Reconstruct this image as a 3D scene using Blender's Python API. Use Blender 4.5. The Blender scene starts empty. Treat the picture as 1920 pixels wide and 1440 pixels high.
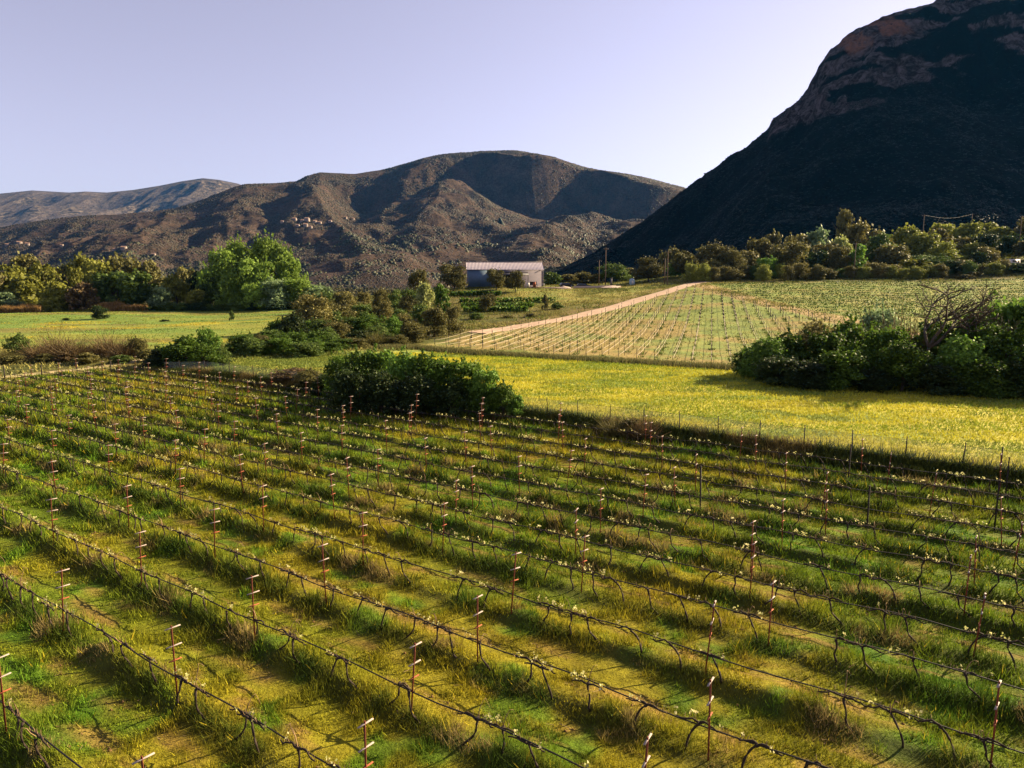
import bpy, math, random
import numpy as np
from mathutils import Vector

# ------------------------------------------------------------------ camera, sky, sun, exposure
C = bpy.context.scene.collection
SC = bpy.context.scene
F = 1333.0; HC = 9.8; HORY = 530.0
PITCH = math.atan((720 - HORY) / F)
cam = bpy.data.cameras.new('camera'); camo = bpy.data.objects.new('camera', cam); C.objects.link(camo)
cam.sensor_width = 36; cam.lens = 36 * F / 1920; cam.clip_start = 0.1; cam.clip_end = 20000
camo.location = (0, 0, HC); camo.rotation_euler = (math.pi / 2 - PITCH, 0, 0)
SC.camera = camo
SUN_AZ = math.radians(63); SUN_EL = math.radians(25.5)
w = bpy.data.worlds.new('World'); SC.world = w; w.use_nodes = True
nt = w.node_tree; bg = nt.nodes['Background']
sky = nt.nodes.new('ShaderNodeTexSky'); sky.sky_type = 'NISHITA'; sky.sun_disc = False
sky.sun_elevation = SUN_EL; sky.sun_rotation = SUN_AZ
sky.altitude = 100; sky.air_density = 1.0; sky.dust_density = 0.8; sky.ozone_density = 3.0
hs = nt.nodes.new('ShaderNodeHueSaturation'); hs.inputs['Saturation'].default_value = 0.45
tint = nt.nodes.new('ShaderNodeMix'); tint.data_type = 'RGBA'; tint.blend_type = 'MULTIPLY'
tint.inputs[0].default_value = 1.0; tint.inputs[7].default_value = (0.93, 0.80, 0.92, 1)
nt.links.new(sky.outputs[0], hs.inputs['Color']); nt.links.new(hs.outputs[0], tint.inputs[6])
nt.links.new(tint.outputs[2], bg.inputs['Color']); bg.inputs['Strength'].default_value = 0.052
sd = Vector((math.sin(SUN_AZ) * math.cos(SUN_EL), math.cos(SUN_AZ) * math.cos(SUN_EL), math.sin(SUN_EL)))
sl = bpy.data.lights.new('sun', 'SUN'); sl.energy = 5.0; sl.angle = math.radians(0.53); sl.color = (1.0, 0.81, 0.49)
so = bpy.data.objects.new('sun', sl); C.objects.link(so); so.rotation_euler = sd.to_track_quat('Z', 'Y').to_euler()
SC.view_settings.view_transform = 'Standard'; SC.view_settings.look = 'None'
SC.view_settings.exposure = 1.92; SC.view_settings.gamma = 1
SC.cycles.max_bounces = 5; SC.cycles.diffuse_bounces = 2; SC.cycles.transmission_bounces = 3
SC.cycles.transparent_max_bounces = 6; SC.cycles.volume_bounces = 0

# ------------------------------------------------------------------ numpy helpers
rng = np.random.default_rng(7); random.seed(7)
def hash2(ix, iy, s):
    h = (ix.astype(np.int64) * 374761393 + iy.astype(np.int64) * 668265263 + s * 1442695041) & 0xffffffff
    h = ((h ^ (h >> 13)) * 1274126177) & 0xffffffff
    return ((h ^ (h >> 16)) & 0xffffff) / float(0xffffff)
def vnoise(x, y, s=0):
    x = np.asarray(x, float); y = np.asarray(y, float)
    ix = np.floor(x); iy = np.floor(y); fx = x - ix; fy = y - iy
    fx = fx * fx * fx * (fx * (fx * 6 - 15) + 10); fy = fy * fy * fy * (fy * (fy * 6 - 15) + 10)
    ix = ix.astype(np.int64); iy = iy.astype(np.int64)
    a = hash2(ix, iy, s); b = hash2(ix + 1, iy, s); c = hash2(ix, iy + 1, s); d = hash2(ix + 1, iy + 1, s)
    return (a * (1 - fx) + b * fx) * (1 - fy) + (c * (1 - fx) + d * fx) * fy
def fbm(x, y, o=4, s=0, g=0.5):
    x = np.asarray(x, float); y = np.asarray(y, float); v = 0; a = 1; t = 0
    for i in range(o):
        v = v + a * vnoise(x * 2 ** i + 17.3 * i, y * 2 ** i - 9.1 * i, s + i); t += a; a *= g
    return v / t
def ridged(x, y, o=4, s=0):
    v = 0; a = 1; t = 0
    for i in range(o):
        v = v + a * (1 - np.abs(2 * vnoise(x * 2 ** i + 5.1 * i, y * 2 ** i + 3.7 * i, s + i) - 1)); t += a; a *= 0.5
    return v / t
def smooth(a, b, x):
    t = np.clip((np.asarray(x, float) - a) / (b - a), 0, 1); return t * t * (3 - 2 * t)
def mixc(a, b, t):
    return np.asarray(a, float) * (1 - t[..., None]) + np.asarray(b, float) * t[..., None]

TH = math.radians(54.7); NV = np.array([math.cos(TH), math.sin(TH)]); TV = np.array([-math.sin(TH), math.cos(TH)])
def xy(u, v): return (v * NV[0] + u * TV[0], v * NV[1] + u * TV[1])
def uv(x, y): return (x * TV[0] + y * TV[1], x * NV[0] + y * NV[1])
def ray(px, py):
    v = (720 - py) / F; c, s = math.cos(PITCH), math.sin(PITCH)
    return ((px - 960) / F / (c + s * v), (-s + c * v) / (c + s * v))     # x and z per metre of depth
ROWV = [2.7, 5.33, 8.15, 10.9, 13.5, 16.3, 19.0, 21.4, 23.8, 26.4, 28.9, 31.4, 34.1, 36.7, 39.2]
BANKV = 41.3
def umax(v): return 79.1 + (40.8 - v) * 0.38

# ------------------------------------------------------------------ terrain height
CP = []
for px, py, d in [(0, 640, 112), (0, 590, 190), (250, 583, 200), (540, 585, 195), (400, 640, 112), (540, 640, 112),
                  (620, 650, 106), (620, 605, 145), (750, 640, 112), (700, 585, 165), (650, 560, 225),
                  (820, 645, 110), (900, 622, 130), (1000, 600, 146), (1160, 578, 162), (1230, 558, 178), (1290, 540, 193),
                  (1000, 560, 188), (1100, 546, 205), (950, 537, 212), (880, 541, 211), (1250, 531, 215), (880, 572, 180),
                  (1600, 600, 128), (1500, 640, 105), (1400, 580, 148), (1350, 547, 182),
                  (1900, 562, 165), (1900, 532, 195), (1600, 550, 180), (1600, 531, 200), (1400, 531, 203),
                  (1400, 520, 228), (1900, 484, 245), (1600, 505, 250), (1300, 515, 245), (2100, 470, 245), (2100, 560, 160)]:
    a, b = ray(px, py); CP.append((a * d, d, HC + b * d))
CP += [(x, y, 0.5) for x, y in [(-80, 80), (-40, 85), (0, 84), (22, 76), (40, 66), (60, 66), (-60, 40), (30, 40), (0, 20), (60, 20), (90, 80)]]
CP += [(0, 320, 1), (-100, 320, 0), (-200, 300, 0), (-160, 200, 1), (100, 330, 12), (200, 300, 24), (40, 300, 3), (-60, 260, 1), (-300, 150, 0), (250, 200, 25)]
CP = np.array(CP, float)
def tps_k(r2): return np.where(r2 > 0, r2 * np.log(np.maximum(r2, 1e-9)), 0)
def tps_fit(P, lam=60):
    n = len(P); q = P[:, :2] / 100
    K = tps_k(((q[:, None] - q[None]) ** 2).sum(-1)) + np.eye(n) * lam * 1e-3
    A = np.zeros((n + 3, n + 3)); A[:n, :n] = K; A[:n, n] = 1; A[:n, n + 1:] = q; A[n, :n] = 1; A[n + 1:, :n] = q.T
    return np.linalg.solve(A, np.concatenate([P[:, 2], np.zeros(3)]))
TW = tps_fit(CP, 8)
def H(x, y):
    x = np.asarray(x, float); y = np.asarray(y, float); shp = np.broadcast(x, y).shape
    X = np.broadcast_to(x, shp).ravel(); Y = np.broadcast_to(y, shp).ravel()
    z = np.zeros(len(X)); q = CP[:, :2] / 100
    for i in range(0, len(X), 50000):
        a = np.stack([X[i:i + 50000], Y[i:i + 50000]], 1) / 100
        z[i:i + 50000] = tps_k(((a[:, None] - q[None]) ** 2).sum(-1)) @ TW[:len(CP)] + TW[len(CP)] + a @ TW[len(CP) + 1:]
    u, v = uv(X, Y)
    base = 0.72 * smooth(41.0, 42.0, v) * smooth(-2, 6, umax(v) + 4 - u + 40 * 0)
    base = base * (1 - smooth(umax(41) - 12, umax(41), u))
    k = smooth(80, 92, Y + 0.38 * np.clip(X, 0, 60))
    z = base * (1 - k) + np.maximum(z, -0.2) * k
    far = smooth(0, 1, (np.hypot(X * 0.9, Y) - 290) / 110)
    z = z * (1 - far)
    z = z + (fbm(X / 9, Y / 9, 3, 5) - 0.5) * 0.35 * k * (1 - far)
    return z.reshape(shp)
def H1(x, y): return float(H(np.array([x]), np.array([y]))[0])
def G(px, py, d0=15.0, d1=420.0):
    a, b = ray(px, py)
    d = np.geomspace(d0, d1, 500); z = H(a * d, d); e = HC + b * d - z
    i = int(np.argmax(e < 0)) if (e < 0).any() else len(d) - 1
    return (a * d[i], float(d[i]), float(z[i]))
def AT(px, d, py=530):
    a, _ = ray(px, py); return (a * d, d, H1(a * d, d))

# ------------------------------------------------------------------ mesh helpers
def mk(name, V, faces, mat=None, parent=None, col=None, smooth_=False, link=True, loc=None):
    me = bpy.data.meshes.new(name); V = np.asarray(V, np.float32)
    faces = [np.asarray(f, np.int32) for f in faces if len(f)]
    me.vertices.add(len(V)); me.vertices.foreach_set('co', V.ravel())
    nl = sum(f.size for f in faces); nf = sum(len(f) for f in faces)
    me.loops.add(nl); me.polygons.add(nf)
    me.loops.foreach_set('vertex_index', np.concatenate([f.ravel() for f in faces]))
    tot = np.concatenate([np.full(len(f), f.shape[1], np.int32) for f in faces])
    st = np.concatenate([[0], np.cumsum(tot)[:-1]]).astype(np.int32)
    me.polygons.foreach_set('loop_start', st)
    if smooth_: me.polygons.foreach_set('use_smooth', np.ones(nf, bool))
    if col is not None:
        at = me.color_attributes.new('Col', 'FLOAT_COLOR', 'POINT')
        c = np.ones((len(V), 4), np.float32); c[:, :3] = col; at.data.foreach_set('color', c.ravel())
    me.update(calc_edges=True)
    if mat: me.materials.append(mat)
    o = bpy.data.objects.new(name, me)
    if link: C.objects.link(o)
    if parent: o.parent = parent
    if loc is not None: o.location = loc
    return o
class MB:
    def __init__(s): s.v = []; s.f4 = []; s.f3 = []; s.n = 0
    def add(s, V, f4=(), f3=()):
        V = np.asarray(V, float)
        s.v.append(V)
        if len(f4): s.f4.append(np.asarray(f4) + s.n)
        if len(f3): s.f3.append(np.asarray(f3) + s.n)
        s.n += len(V); return s
    def box(s, c, d, rz=0.0, taper=1.0):
        x, y, z = np.array(d) / 2
        V = np.array([(-x, -y, -z), (x, -y, -z), (x, y, -z), (-x, y, -z), (-x * taper, -y * taper, z), (x * taper, -y * taper, z), (x * taper, y * taper, z), (-x * taper, y * taper, z)])
        if rz: ca, sa = math.cos(rz), math.sin(rz); V = V @ np.array([[ca, sa, 0], [-sa, ca, 0], [0, 0, 1]])
        return s.add(V + np.array(c), [(0, 3, 2, 1), (4, 5, 6, 7), (0, 1, 5, 4), (1, 2, 6, 5), (2, 3, 7, 6), (3, 0, 4, 7)])
    def tube(s, P, R, n=6):
        P = np.asarray(P, float); R = np.broadcast_to(np.asarray(R, float), (len(P),))
        T = np.gradient(P, axis=0); T /= np.linalg.norm(T, axis=1)[:, None] + 1e-9
        up = np.where(np.abs(T[:, 2:3]) > 0.9, np.array([[1., 0, 0]]), np.array([[0, 0, 1.]]))
        A = np.cross(T, up); A /= np.linalg.norm(A, axis=1)[:, None] + 1e-9; B = np.cross(T, A)
        an = np.linspace(0, 2 * np.pi, n, endpoint=False)
        V = (P[:, None] + R[:, None, None] * (np.cos(an)[None, :, None] * A[:, None] + np.sin(an)[None, :, None] * B[:, None])).reshape(-1, 3)
        i = np.arange(len(P) - 1)[:, None] * n; j = np.arange(n)[None]; k = (j + 1) % n
        f = np.stack([i + j, i + k, i + n + k, i + n + j], -1).reshape(-1, 4)
        V = np.vstack([V, P[:1], P[-1:]]); m = len(P) * n
        c0 = [(m, (q + 1) % n, q) for q in range(n)]; c1 = [(m + 1, m - n + q, m - n + (q + 1) % n) for q in range(n)]
        return s.add(V, f, c0 + c1)
    def build(s, name, mat=None, parent=None, sm=False, link=True, loc=None):
        fs = []
        if s.f4: fs.append(np.vstack(s.f4))
        if s.f3: fs.append(np.vstack(s.f3))
        return mk(name, np.vstack(s.v), fs, mat, parent, smooth_=sm, link=link, loc=loc)
def tag(o, label=None, cat=None, group=None, kind=None):
    if label: o['label'] = label
    if cat: o['category'] = cat
    if group: o['group'] = group
    if kind: o['kind'] = kind
    return o
def empty(name, loc=(0, 0, 0), rz=0, sc=None, link=True):
    o = bpy.data.objects.new(name, None); o.location = loc; o.rotation_euler = (0, 0, rz)
    if sc is not None: o.scale = sc
    o.empty_display_size = 0.3
    if link: C.objects.link(o)
    return o
KIDS = {}
def child(o, parent):
    o.parent = parent; KIDS.setdefault(parent.name, []).append(o); return o
def copy_tree(root):
    r = root.copy(); C.objects.link(r)
    KIDS[r.name] = []
    for ch in KIDS.get(root.name, []):
        c = ch.copy(); C.objects.link(c); c.parent = r; KIDS[r.name].append(c)
        for g in KIDS.get(ch.name, []):
            d = g.copy(); C.objects.link(d); d.parent = c
    return r
ORD = 'zeroth first second third fourth fifth sixth seventh eighth ninth tenth eleventh twelfth thirteenth fourteenth fifteenth sixteenth seventeenth eighteenth nineteenth'.split()
TENS = {20: ('twentieth', 'twenty'), 30: ('thirtieth', 'thirty'), 40: ('fortieth', 'forty'), 50: ('fiftieth', 'fifty'), 60: ('sixtieth', 'sixty'), 70: ('seventieth', 'seventy'), 80: ('eightieth', 'eighty'), 90: ('ninetieth', 'ninety')}
def ordn(n):
    if n < 20: return ORD[n]
    t = n // 10 * 10
    return TENS[t][0] if n == t else TENS[t][1] + '-' + ORD[n - t]
def in_frame(x, y, z, m=0):
    p = Vector((x, y, z - HC)); c, s = math.cos(PITCH), math.sin(PITCH)
    f = p.y * c - p.z * s; up = p.y * s + p.z * c
    if f <= 0.5: return None
    X = 960 + F * p.x / f; Y = 720 - F * up / f
    return (X, Y) if -m <= X <= 1920 + m and -m <= Y <= 1440 + m else None

# ------------------------------------------------------------------ materials
def newmat(name):
    m = bpy.data.materials.new(name); m.use_nodes = True; n = m.node_tree
    return m, n, n.nodes['Principled BSDF']
def ND(n, t, **k):
    x = n.nodes.new(t)
    for a, b in k.items(): setattr(x, a, b)
    return x
def mixnode(n, a, b, fac, mode='MIX'):
    m = ND(n, 'ShaderNodeMix', data_type='RGBA', blend_type=mode)
    for s, v in ((0, fac), (6, a), (7, b)):
        if hasattr(v, 'is_output'): n.links.new(v, m.inputs[s])
        elif s == 0: m.inputs[0].default_value = v
        else: m.inputs[s].default_value = (*v, 1)
    return m.outputs[2]
def noise(n, scale, detail=4, rough=0.55, coord='Object', dist=0):
    tc = ND(n, 'ShaderNodeTexCoord'); t = ND(n, 'ShaderNodeTexNoise'); t.inputs['Scale'].default_value = scale
    t.inputs['Detail'].default_value = detail; t.inputs['Roughness'].default_value = rough; t.inputs['Distortion'].default_value = dist
    n.links.new(tc.outputs[coord], t.inputs['Vector']); return t.outputs['Fac']
def ramp(n, src, stops):
    r = ND(n, 'ShaderNodeValToRGB'); e = r.color_ramp.elements
    while len(e) < len(stops): e.new(0.5)
    for i, (p, c) in enumerate(stops): e[i].position = p; e[i].color = (*(c if hasattr(c, '__len__') else (c, c, c)), 1)
    n.links.new(src, r.inputs[0]); return r.outputs[0]
def plain(name, col, rough=0.7, metal=0.0, var=0.25, scale=8, spec=0.3):
    col = tuple(0.72 * q for q in col)
    m, n, b = newmat(name)
    f = ramp(n, noise(n, scale), [(0.3, 1 - var), (0.7, 1 + var * 0.6)])
    n.links.new(mixnode(n, col, f, 1.0, 'MULTIPLY'), b.inputs['Base Color'])
    b.inputs['Roughness'].default_value = rough; b.inputs['Metallic'].default_value = metal
    b.inputs['Specular IOR Level'].default_value = spec
    return m
def leafmat(name, dark, light, trans=0.3, objvar=0.25, rough=0.6, kk=0.85):
    dark = tuple(kk * q for q in dark); light = tuple(kk * q for q in light)
    """leaves: colour varies leaf by leaf (attribute) and tree by tree (object random)"""
    m, n, b = newmat(name)
    at = ND(n, 'ShaderNodeAttribute', attribute_name='Col'); oi = ND(n, 'ShaderNodeObjectInfo')
    sp = ND(n, 'ShaderNodeSeparateColor'); n.links.new(at.outputs['Color'], sp.inputs[0])
    c = mixnode(n, dark, light, sp.outputs[0])
    h = ND(n, 'ShaderNodeHueSaturation'); n.links.new(c, h.inputs['Color'])
    mr = ND(n, 'ShaderNodeMapRange'); n.links.new(oi.outputs['Random'], mr.inputs[0]); mr.inputs[3].default_value = 1 - objvar; mr.inputs[4].default_value = 1 + objvar
    n.links.new(mr.outputs[0], h.inputs['Value'])
    n.links.new(h.outputs[0], b.inputs['Base Color']); b.inputs['Roughness'].default_value = rough
    b.inputs['Specular IOR Level'].default_value = 0.15
    tr = ND(n, 'ShaderNodeBsdfTranslucent'); n.links.new(h.outputs[0], tr.inputs['Color'])
    mx = ND(n, 'ShaderNodeMixShader'); mx.inputs[0].default_value = trans
    n.links.new(b.outputs[0], mx.inputs[1]); n.links.new(tr.outputs[0], mx.inputs[2])
    n.links.new(mx.outputs[0], n.nodes['Material Output'].inputs['Surface'])
    return m
def vcolmat(name, scale=3.0, amp=0.35, trans=0.0, bump=0.0, bscale=6.0, scale2=None, amp2=0.3):
    m, n, b = newmat(name)
    at = ND(n, 'ShaderNodeAttribute', attribute_name='Col')
    c = mixnode(n, at.outputs['Color'], (0.68, 0.68, 0.68), 1.0, 'MULTIPLY')
    if amp: c = mixnode(n, c, ramp(n, noise(n, scale, 6, 0.65), [(0.25, 1 - amp), (0.75, 1 + amp)]), 1.0, 'MULTIPLY')
    if scale2: c = mixnode(n, c, ramp(n, noise(n, scale2, 5, 0.6), [(0.3, 1 - amp2), (0.7, 1 + amp2)]), 1.0, 'MULTIPLY')
    n.links.new(c, b.inputs['Base Color']); b.inputs['Roughness'].default_value = 0.9; b.inputs['Specular IOR Level'].default_value = 0.08
    if bump:
        bp = ND(n, 'ShaderNodeBump'); bp.inputs['Strength'].default_value = 1.0; bp.inputs['Distance'].default_value = bump
        n.links.new(noise(n, bscale, 6, 0.65), bp.inputs['Height']); n.links.new(bp.outputs[0], b.inputs['Normal'])
    if trans:
        tr = ND(n, 'ShaderNodeBsdfTranslucent'); n.links.new(c, tr.inputs['Color'])
        mx = ND(n, 'ShaderNodeMixShader'); mx.inputs[0].default_value = trans
        n.links.new(b.outputs[0], mx.inputs[1]); n.links.new(tr.outputs[0], mx.inputs[2])
        n.links.new(mx.outputs[0], n.nodes['Material Output'].inputs['Surface'])
    return m
M = {}
M['grass'] = vcolmat('grass_blades', amp=0, trans=0.28)
M['ground'] = vcolmat('vineyard_soil', 5, 0.4, bump=0.09, bscale=12, scale2=0.9)
M['terrain'] = vcolmat('meadow_turf', 1.6, 0.35, bump=0.15, bscale=2.2, scale2=0.25, amp2=0.2)
M['rust'] = plain('rusted_steel', (0.25, 0.055, 0.022), 0.75, 0.0, 0.35, 14)
M['rustarm'] = plain('rusted_arm', (0.36, 0.09, 0.035), 0.75, 0, 0.3, 20)
M['pale'] = plain('galvanised_arm', (0.42, 0.33, 0.30), 0.6, 0.0, 0.15, 20)
M['darkpost'] = plain('dark_post', (0.03, 0.02, 0.018), 0.8, 0, 0.3, 10)
M['hose'] = plain('black_hose', (0.018, 0.013, 0.012), 0.6, 0, 0.2, 4)
M['bark'] = plain('vine_bark', (0.045, 0.028, 0.02), 0.9, 0, 0.4, 25)
M['cane'] = plain('pale_cane', (0.32, 0.2, 0.10), 0.85, 0, 0.3, 15)
M['trunk'] = plain('tree_bark', (0.09, 0.065, 0.045), 0.9, 0, 0.4, 3)
M['vineleaf'] = leafmat('young_vine_leaf', (0.36, 0.38, 0.10), (0.78, 0.70, 0.36), 0.4, 0.2)
LM = {
 'olive': leafmat('olive_leaf', (0.04, 0.04, 0.014), (0.23, 0.21, 0.06)),
 'yellow': leafmat('spring_yellow_leaf', (0.09, 0.10, 0.015), (0.34, 0.34, 0.06), 0.4),
 'green': leafmat('mid_green_leaf', (0.035, 0.06, 0.012), (0.16, 0.23, 0.045)),
 'poplar': leafmat('poplar_leaf', (0.09, 0.14, 0.02), (0.30, 0.44, 0.07), 0.4),
 'dark': leafmat('dark_green_leaf', (0.012, 0.022, 0.006), (0.055, 0.085, 0.02)),
 'hedge': leafmat('hedge_leaf', (0.022, 0.045, 0.006), (0.13, 0.22, 0.025), 0.35),
 'bright': leafmat('bright_green_leaf', (0.06, 0.12, 0.015), (0.2, 0.34, 0.05), 0.35),
 'silver': leafmat('silver_green_leaf', (0.10, 0.15, 0.06), (0.3, 0.4, 0.19), 0.3),
 'brown': leafmat('brown_twig_leaf', (0.06, 0.04, 0.018), (0.20, 0.135, 0.06), 0.15),
 'tan': leafmat('tan_leaf', (0.09, 0.085, 0.025), (0.27, 0.235, 0.07), 0.25),
 'pale': leafmat('pale_spring_leaf', (0.16, 0.19, 0.05), (0.4, 0.42, 0.15), 0.35),
 'brush': leafmat('yellow_green_brush', (0.12, 0.14, 0.02), (0.34, 0.36, 0.07), 0.3),
}

# ------------------------------------------------------------------ ground sheets
def rowprof(u, v):
    """hump and hollow of the vine rows"""
    z = np.zeros_like(v)
    for i, rv in enumerate(ROWV):
        d = v - rv; n_ = fbm(u / 2.3, np.full_like(u, i * 7.1), 3, 40 + i)
        z = z + (0.09 + 0.22 * smooth(0.25, 0.75, n_)) * np.exp(-((d - 0.12) / np.where(d > 0.12, 0.80, 0.27)) ** 2)
    return z - 0.16
def grass_col(x, y, u, v):
    """base colour of the vineyard turf at a point (albedo): green, yellow-green, dry soil strips"""
    n1 = fbm(x / 6, y / 6, 4, 11); n2 = fbm(x / 1.4, y / 1.4, 3, 12); n3 = fbm(x / 14, y / 14, 3, 13); n4 = fbm(u / 3.0, v / 0.9, 3, 15)
    c = mixc((0.20, 0.285, 0.020), (0.42, 0.36, 0.024), smooth(0.35, 0.65, n1 * 0.6 + n3 * 0.4))
    c = mixc(c, (0.14, 0.30, 0.022), smooth(0.58, 0.75, n2) * 0.8)
    dist = np.full_like(v, 9.0)
    for rv in ROWV:
        dd = v - rv; dist = np.where(np.abs(dd) < np.abs(dist), dd, dist)
    strip = np.exp(-((dist - 1.1) / 0.42) ** 2) * smooth(0.38, 0.54, n4)
    strip2 = np.exp(-((dist + 0.75) / 0.35) ** 2) * smooth(0.46, 0.62, fbm(u / 2.2, v, 3, 16))
    s = 0.72 * np.clip(strip + 0.8 * strip2, 0, 1) * smooth(0.42, 0.52, fbm(x / 0.8, y / 0.8, 4, 18)) * (1 - 0.35 * smooth(30, 70, y))
    return c, s, dist, n1, n2
uu = np.concatenate([np.arange(-22, 30, 0.35), np.arange(30, 100, 0.7)]); vv = np.arange(0.5, 43.0, 0.12)
U, Vv = np.meshgrid(uu, vv, indexing='ij'); X, Y = xy(U, Vv)
Z = H(X, Y) + rowprof(U, Vv) * (1 - smooth(40.2, 40.9, Vv)) + (fbm(X / 1.1, Y / 1.1, 3, 3) - 0.5) * 0.14 + (fbm(X / 0.3, Y / 0.3, 2, 4) - 0.5) * 0.06
Z = Z - 0.35 * smooth(0, 2.0, U - umax(Vv) - 3.0) - 0.4 * smooth(42.1, 42.8, Vv)
c, s, dist, n1, n2 = grass_col(X, Y, U, Vv)
col = mixc(c * 0.6, (0.32, 0.17, 0.06), s * 0.85); col = mixc(col, (0.07, 0.075, 0.02), np.exp(-((dist + 0.1) / 0.35) ** 2) * 0.7)  # dark band along each row: weeds and their shade put into the soil colour
col = mixc(col, (0.05, 0.045, 0.015), smooth(40.3, 40.9, Vv) * (1 - smooth(41.6, 42.2, Vv)))  # bank face and foot darkened: the bank's shade is in the colour
def gridmesh(name, X, Y, Z, col, mat, keep=None, sm=True):
    n, m = X.shape; idx = np.arange(n * m).reshape(n, m)
    f = np.stack([idx[:-1, :-1], idx[1:, :-1], idx[1:, 1:], idx[:-1, 1:]], -1).reshape(-1, 4)
    if keep is not None:
        k = keep[:-1, :-1].ravel(); f = f[k]
    V = np.stack([X, Y, Z], -1).reshape(-1, 3)
    used = np.unique(f); remap = np.zeros(len(V), np.int64); remap[used] = np.arange(len(used))
    f = remap[f]; V = V[used]; cc = None if col is None else col.reshape(-1, 3)[used]
    a = V[f[0]]; nz = np.cross(a[1] - a[0], a[2] - a[0])[2]
    if nz < 0: f = f[:, ::-1]
    return mk(name, V, [f], mat, col=cc, smooth_=sm)
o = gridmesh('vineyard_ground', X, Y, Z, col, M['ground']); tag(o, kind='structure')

def road_pts():
    P = []
    for px, py in [(1330, 528), (1300, 532), (1270, 541), (1230, 553), (1190, 565), (1150, 577), (1110, 587), (1060, 598), (1010, 607), (965, 614), (925, 620), (885, 626), (850, 632), (800, 641), (740, 646)]:
        P.append(G(px, py, 90, 260))
    P = np.array(P); t = np.linspace(0, len(P) - 1, 150); k = np.arange(len(P))
    Q = np.stack([np.interp(t, k, P[:, j]) for j in range(2)], 1)
    for _ in range(6): Q[1:-1] = (Q[:-2] + Q[1:-1] * 2 + Q[2:]) / 4
    return Q
RP = road_pts()
def road_dist(x, y):
    d = np.full(np.shape(x), 1e9)
    for p in RP[::2]: d = np.minimum(d, np.hypot(x - p[0], y - p[1]))
    return d
# second vineyard: between its lower edge and the road; third vineyard beyond the bare strip
A2 = math.radians(15.5); T2 = np.array([math.sin(A2), math.cos(A2)]); N2 = np.array([math.cos(A2), -math.sin(A2)])
def pxof(x, y): return 960 + F * x / np.maximum(y, 1) * 1.0
E1 = np.array(AT(1355, 183)[:2]); E2 = np.array(AT(1625, 122)[:2]); ED = (E2 - E1) / np.linalg.norm(E2 - E1); EN = np.array([-ED[1], ED[0]])
if EN[0] < 0: EN = -EN
LOW = np.array([G(px, py)[:2] for px, py in [(780, 655), (820, 660), (1000, 672), (1200, 684), (1400, 697), (1500, 705), (1700, 720)]])
def low_y(x): return np.interp(x, LOW[:, 0], LOW[:, 1])
def side_of_road(x, y):
    """positive on the vineyard side (below/right of the road)"""
    i = np.argmin((x[..., None] - RP[::3, 0]) ** 2 + (y[..., None] - RP[::3, 1]) ** 2, -1)
    p = RP[::3][i]; q = RP[::3][np.minimum(i + 1, len(RP[::3]) - 1)]; p0 = RP[::3][np.maximum(i - 1, 0)]
    t = q - p0; return -(t[..., 0] * (y - p[..., 1]) - t[..., 1] * (x - p[..., 0])) / (np.hypot(t[..., 0], t[..., 1]) + 1e-9) * -1
def sdE(x, y): return (x - E1[0]) * EN[0] + (y - E1[1]) * EN[1]
xs = np.arange(-230, 300, 1.1); ys = np.arange(30, 430, 1.1)
X, Y = np.meshgrid(xs, ys, indexing='ij'); U, Vv = uv(X, Y)
Zt = H(X, Y)
inv_ = (1 - smooth(41.2, 42.6, Vv)) * (1 - smooth(0, 3.0, U - umax(Vv) - 2.0))
Zt = Zt - 0.45 * inv_
n1 = fbm(X / 12, Y / 12, 4, 21); n2 = fbm(X / 3, Y / 3, 3, 22); n3 = fbm(X / 35, Y / 12, 3, 23)
PXm = pxof(X, Y); SR = side_of_road(X, Y); RD = road_dist(X, Y); sgn = np.sign(SR)
col = mixc((0.10, 0.11, 0.03), (0.17, 0.14, 0.045), smooth(0.35, 0.65, n1))
leftm = smooth(98, 104, Y) * (1 - smooth(-48, -36, X)) * (1 - smooth(203, 208, Y))
cm = mixc((0.17, 0.25, 0.05), (0.26, 0.27, 0.05), smooth(0.4, 0.7, n3)); cm = mixc(cm, (0.42, 0.36, 0.04), smooth(0.55, 0.75, fbm(X / 16, Y / 7, 4, 27)) * (1 - smooth(150, 175, Y)) * 0.8)
cm = mixc(cm, (0.2, 0.16, 0.05), smooth(0.62, 0.7, fbm(X / 30, Y / 6, 3, 28)) * 0.7)
col = mixc(col, cm, leftm)
fm = smooth(41.6, 42.4, Vv) * (1 - smooth(0, 1.5, Y - low_y(X) + 1.5)) * smooth(-40, -34, X)
cf = mixc((0.28, 0.34, 0.07), (0.55, 0.49, 0.08), smooth(0.35, 0.6, fbm(X / 8, Y / 3, 4, 24)))
col = mixc(col, cf, fm)
v2m = smooth(0, 1.5, Y - low_y(X) - 1) * (SR > 2.0) * (1 - smooth(-3.5, -2.5, sdE(X, Y))) * (Y < 215)
c2 = mixc((0.36, 0.27, 0.10), (0.26, 0.31, 0.08), smooth(0.38, 0.62, n1 * 0.55 + n2 * 0.3 + 0.15 * smooth(20, 45, X)))
c2 = mixc(c2, (0.13, 0.18, 0.05), smooth(0.55, 0.75, n2) * 0.5)
col = mixc(col, c2, v2m)
strip = smooth(-3.5, -2.5, sdE(X, Y)) * (1 - smooth(2.5, 3.5, sdE(X, Y))) * (Y > 95) * (Y < 205)
col = mixc(col, (0.42, 0.3, 0.14), strip)
v3m = smooth(2.5, 3.5, sdE(X, Y)) * (Y > 100) * (1 - smooth(200, 206, Y)) * (X > 30)
col = mixc(col, mixc((0.22, 0.27, 0.06), (0.34, 0.32, 0.09), smooth(0.4, 0.7, n2)), v3m)
lawn = (SR < -3) * smooth(165, 180, Y) * (1 - smooth(214, 224, Y)) * smooth(-6, 2, X) * (X < 75)
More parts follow.
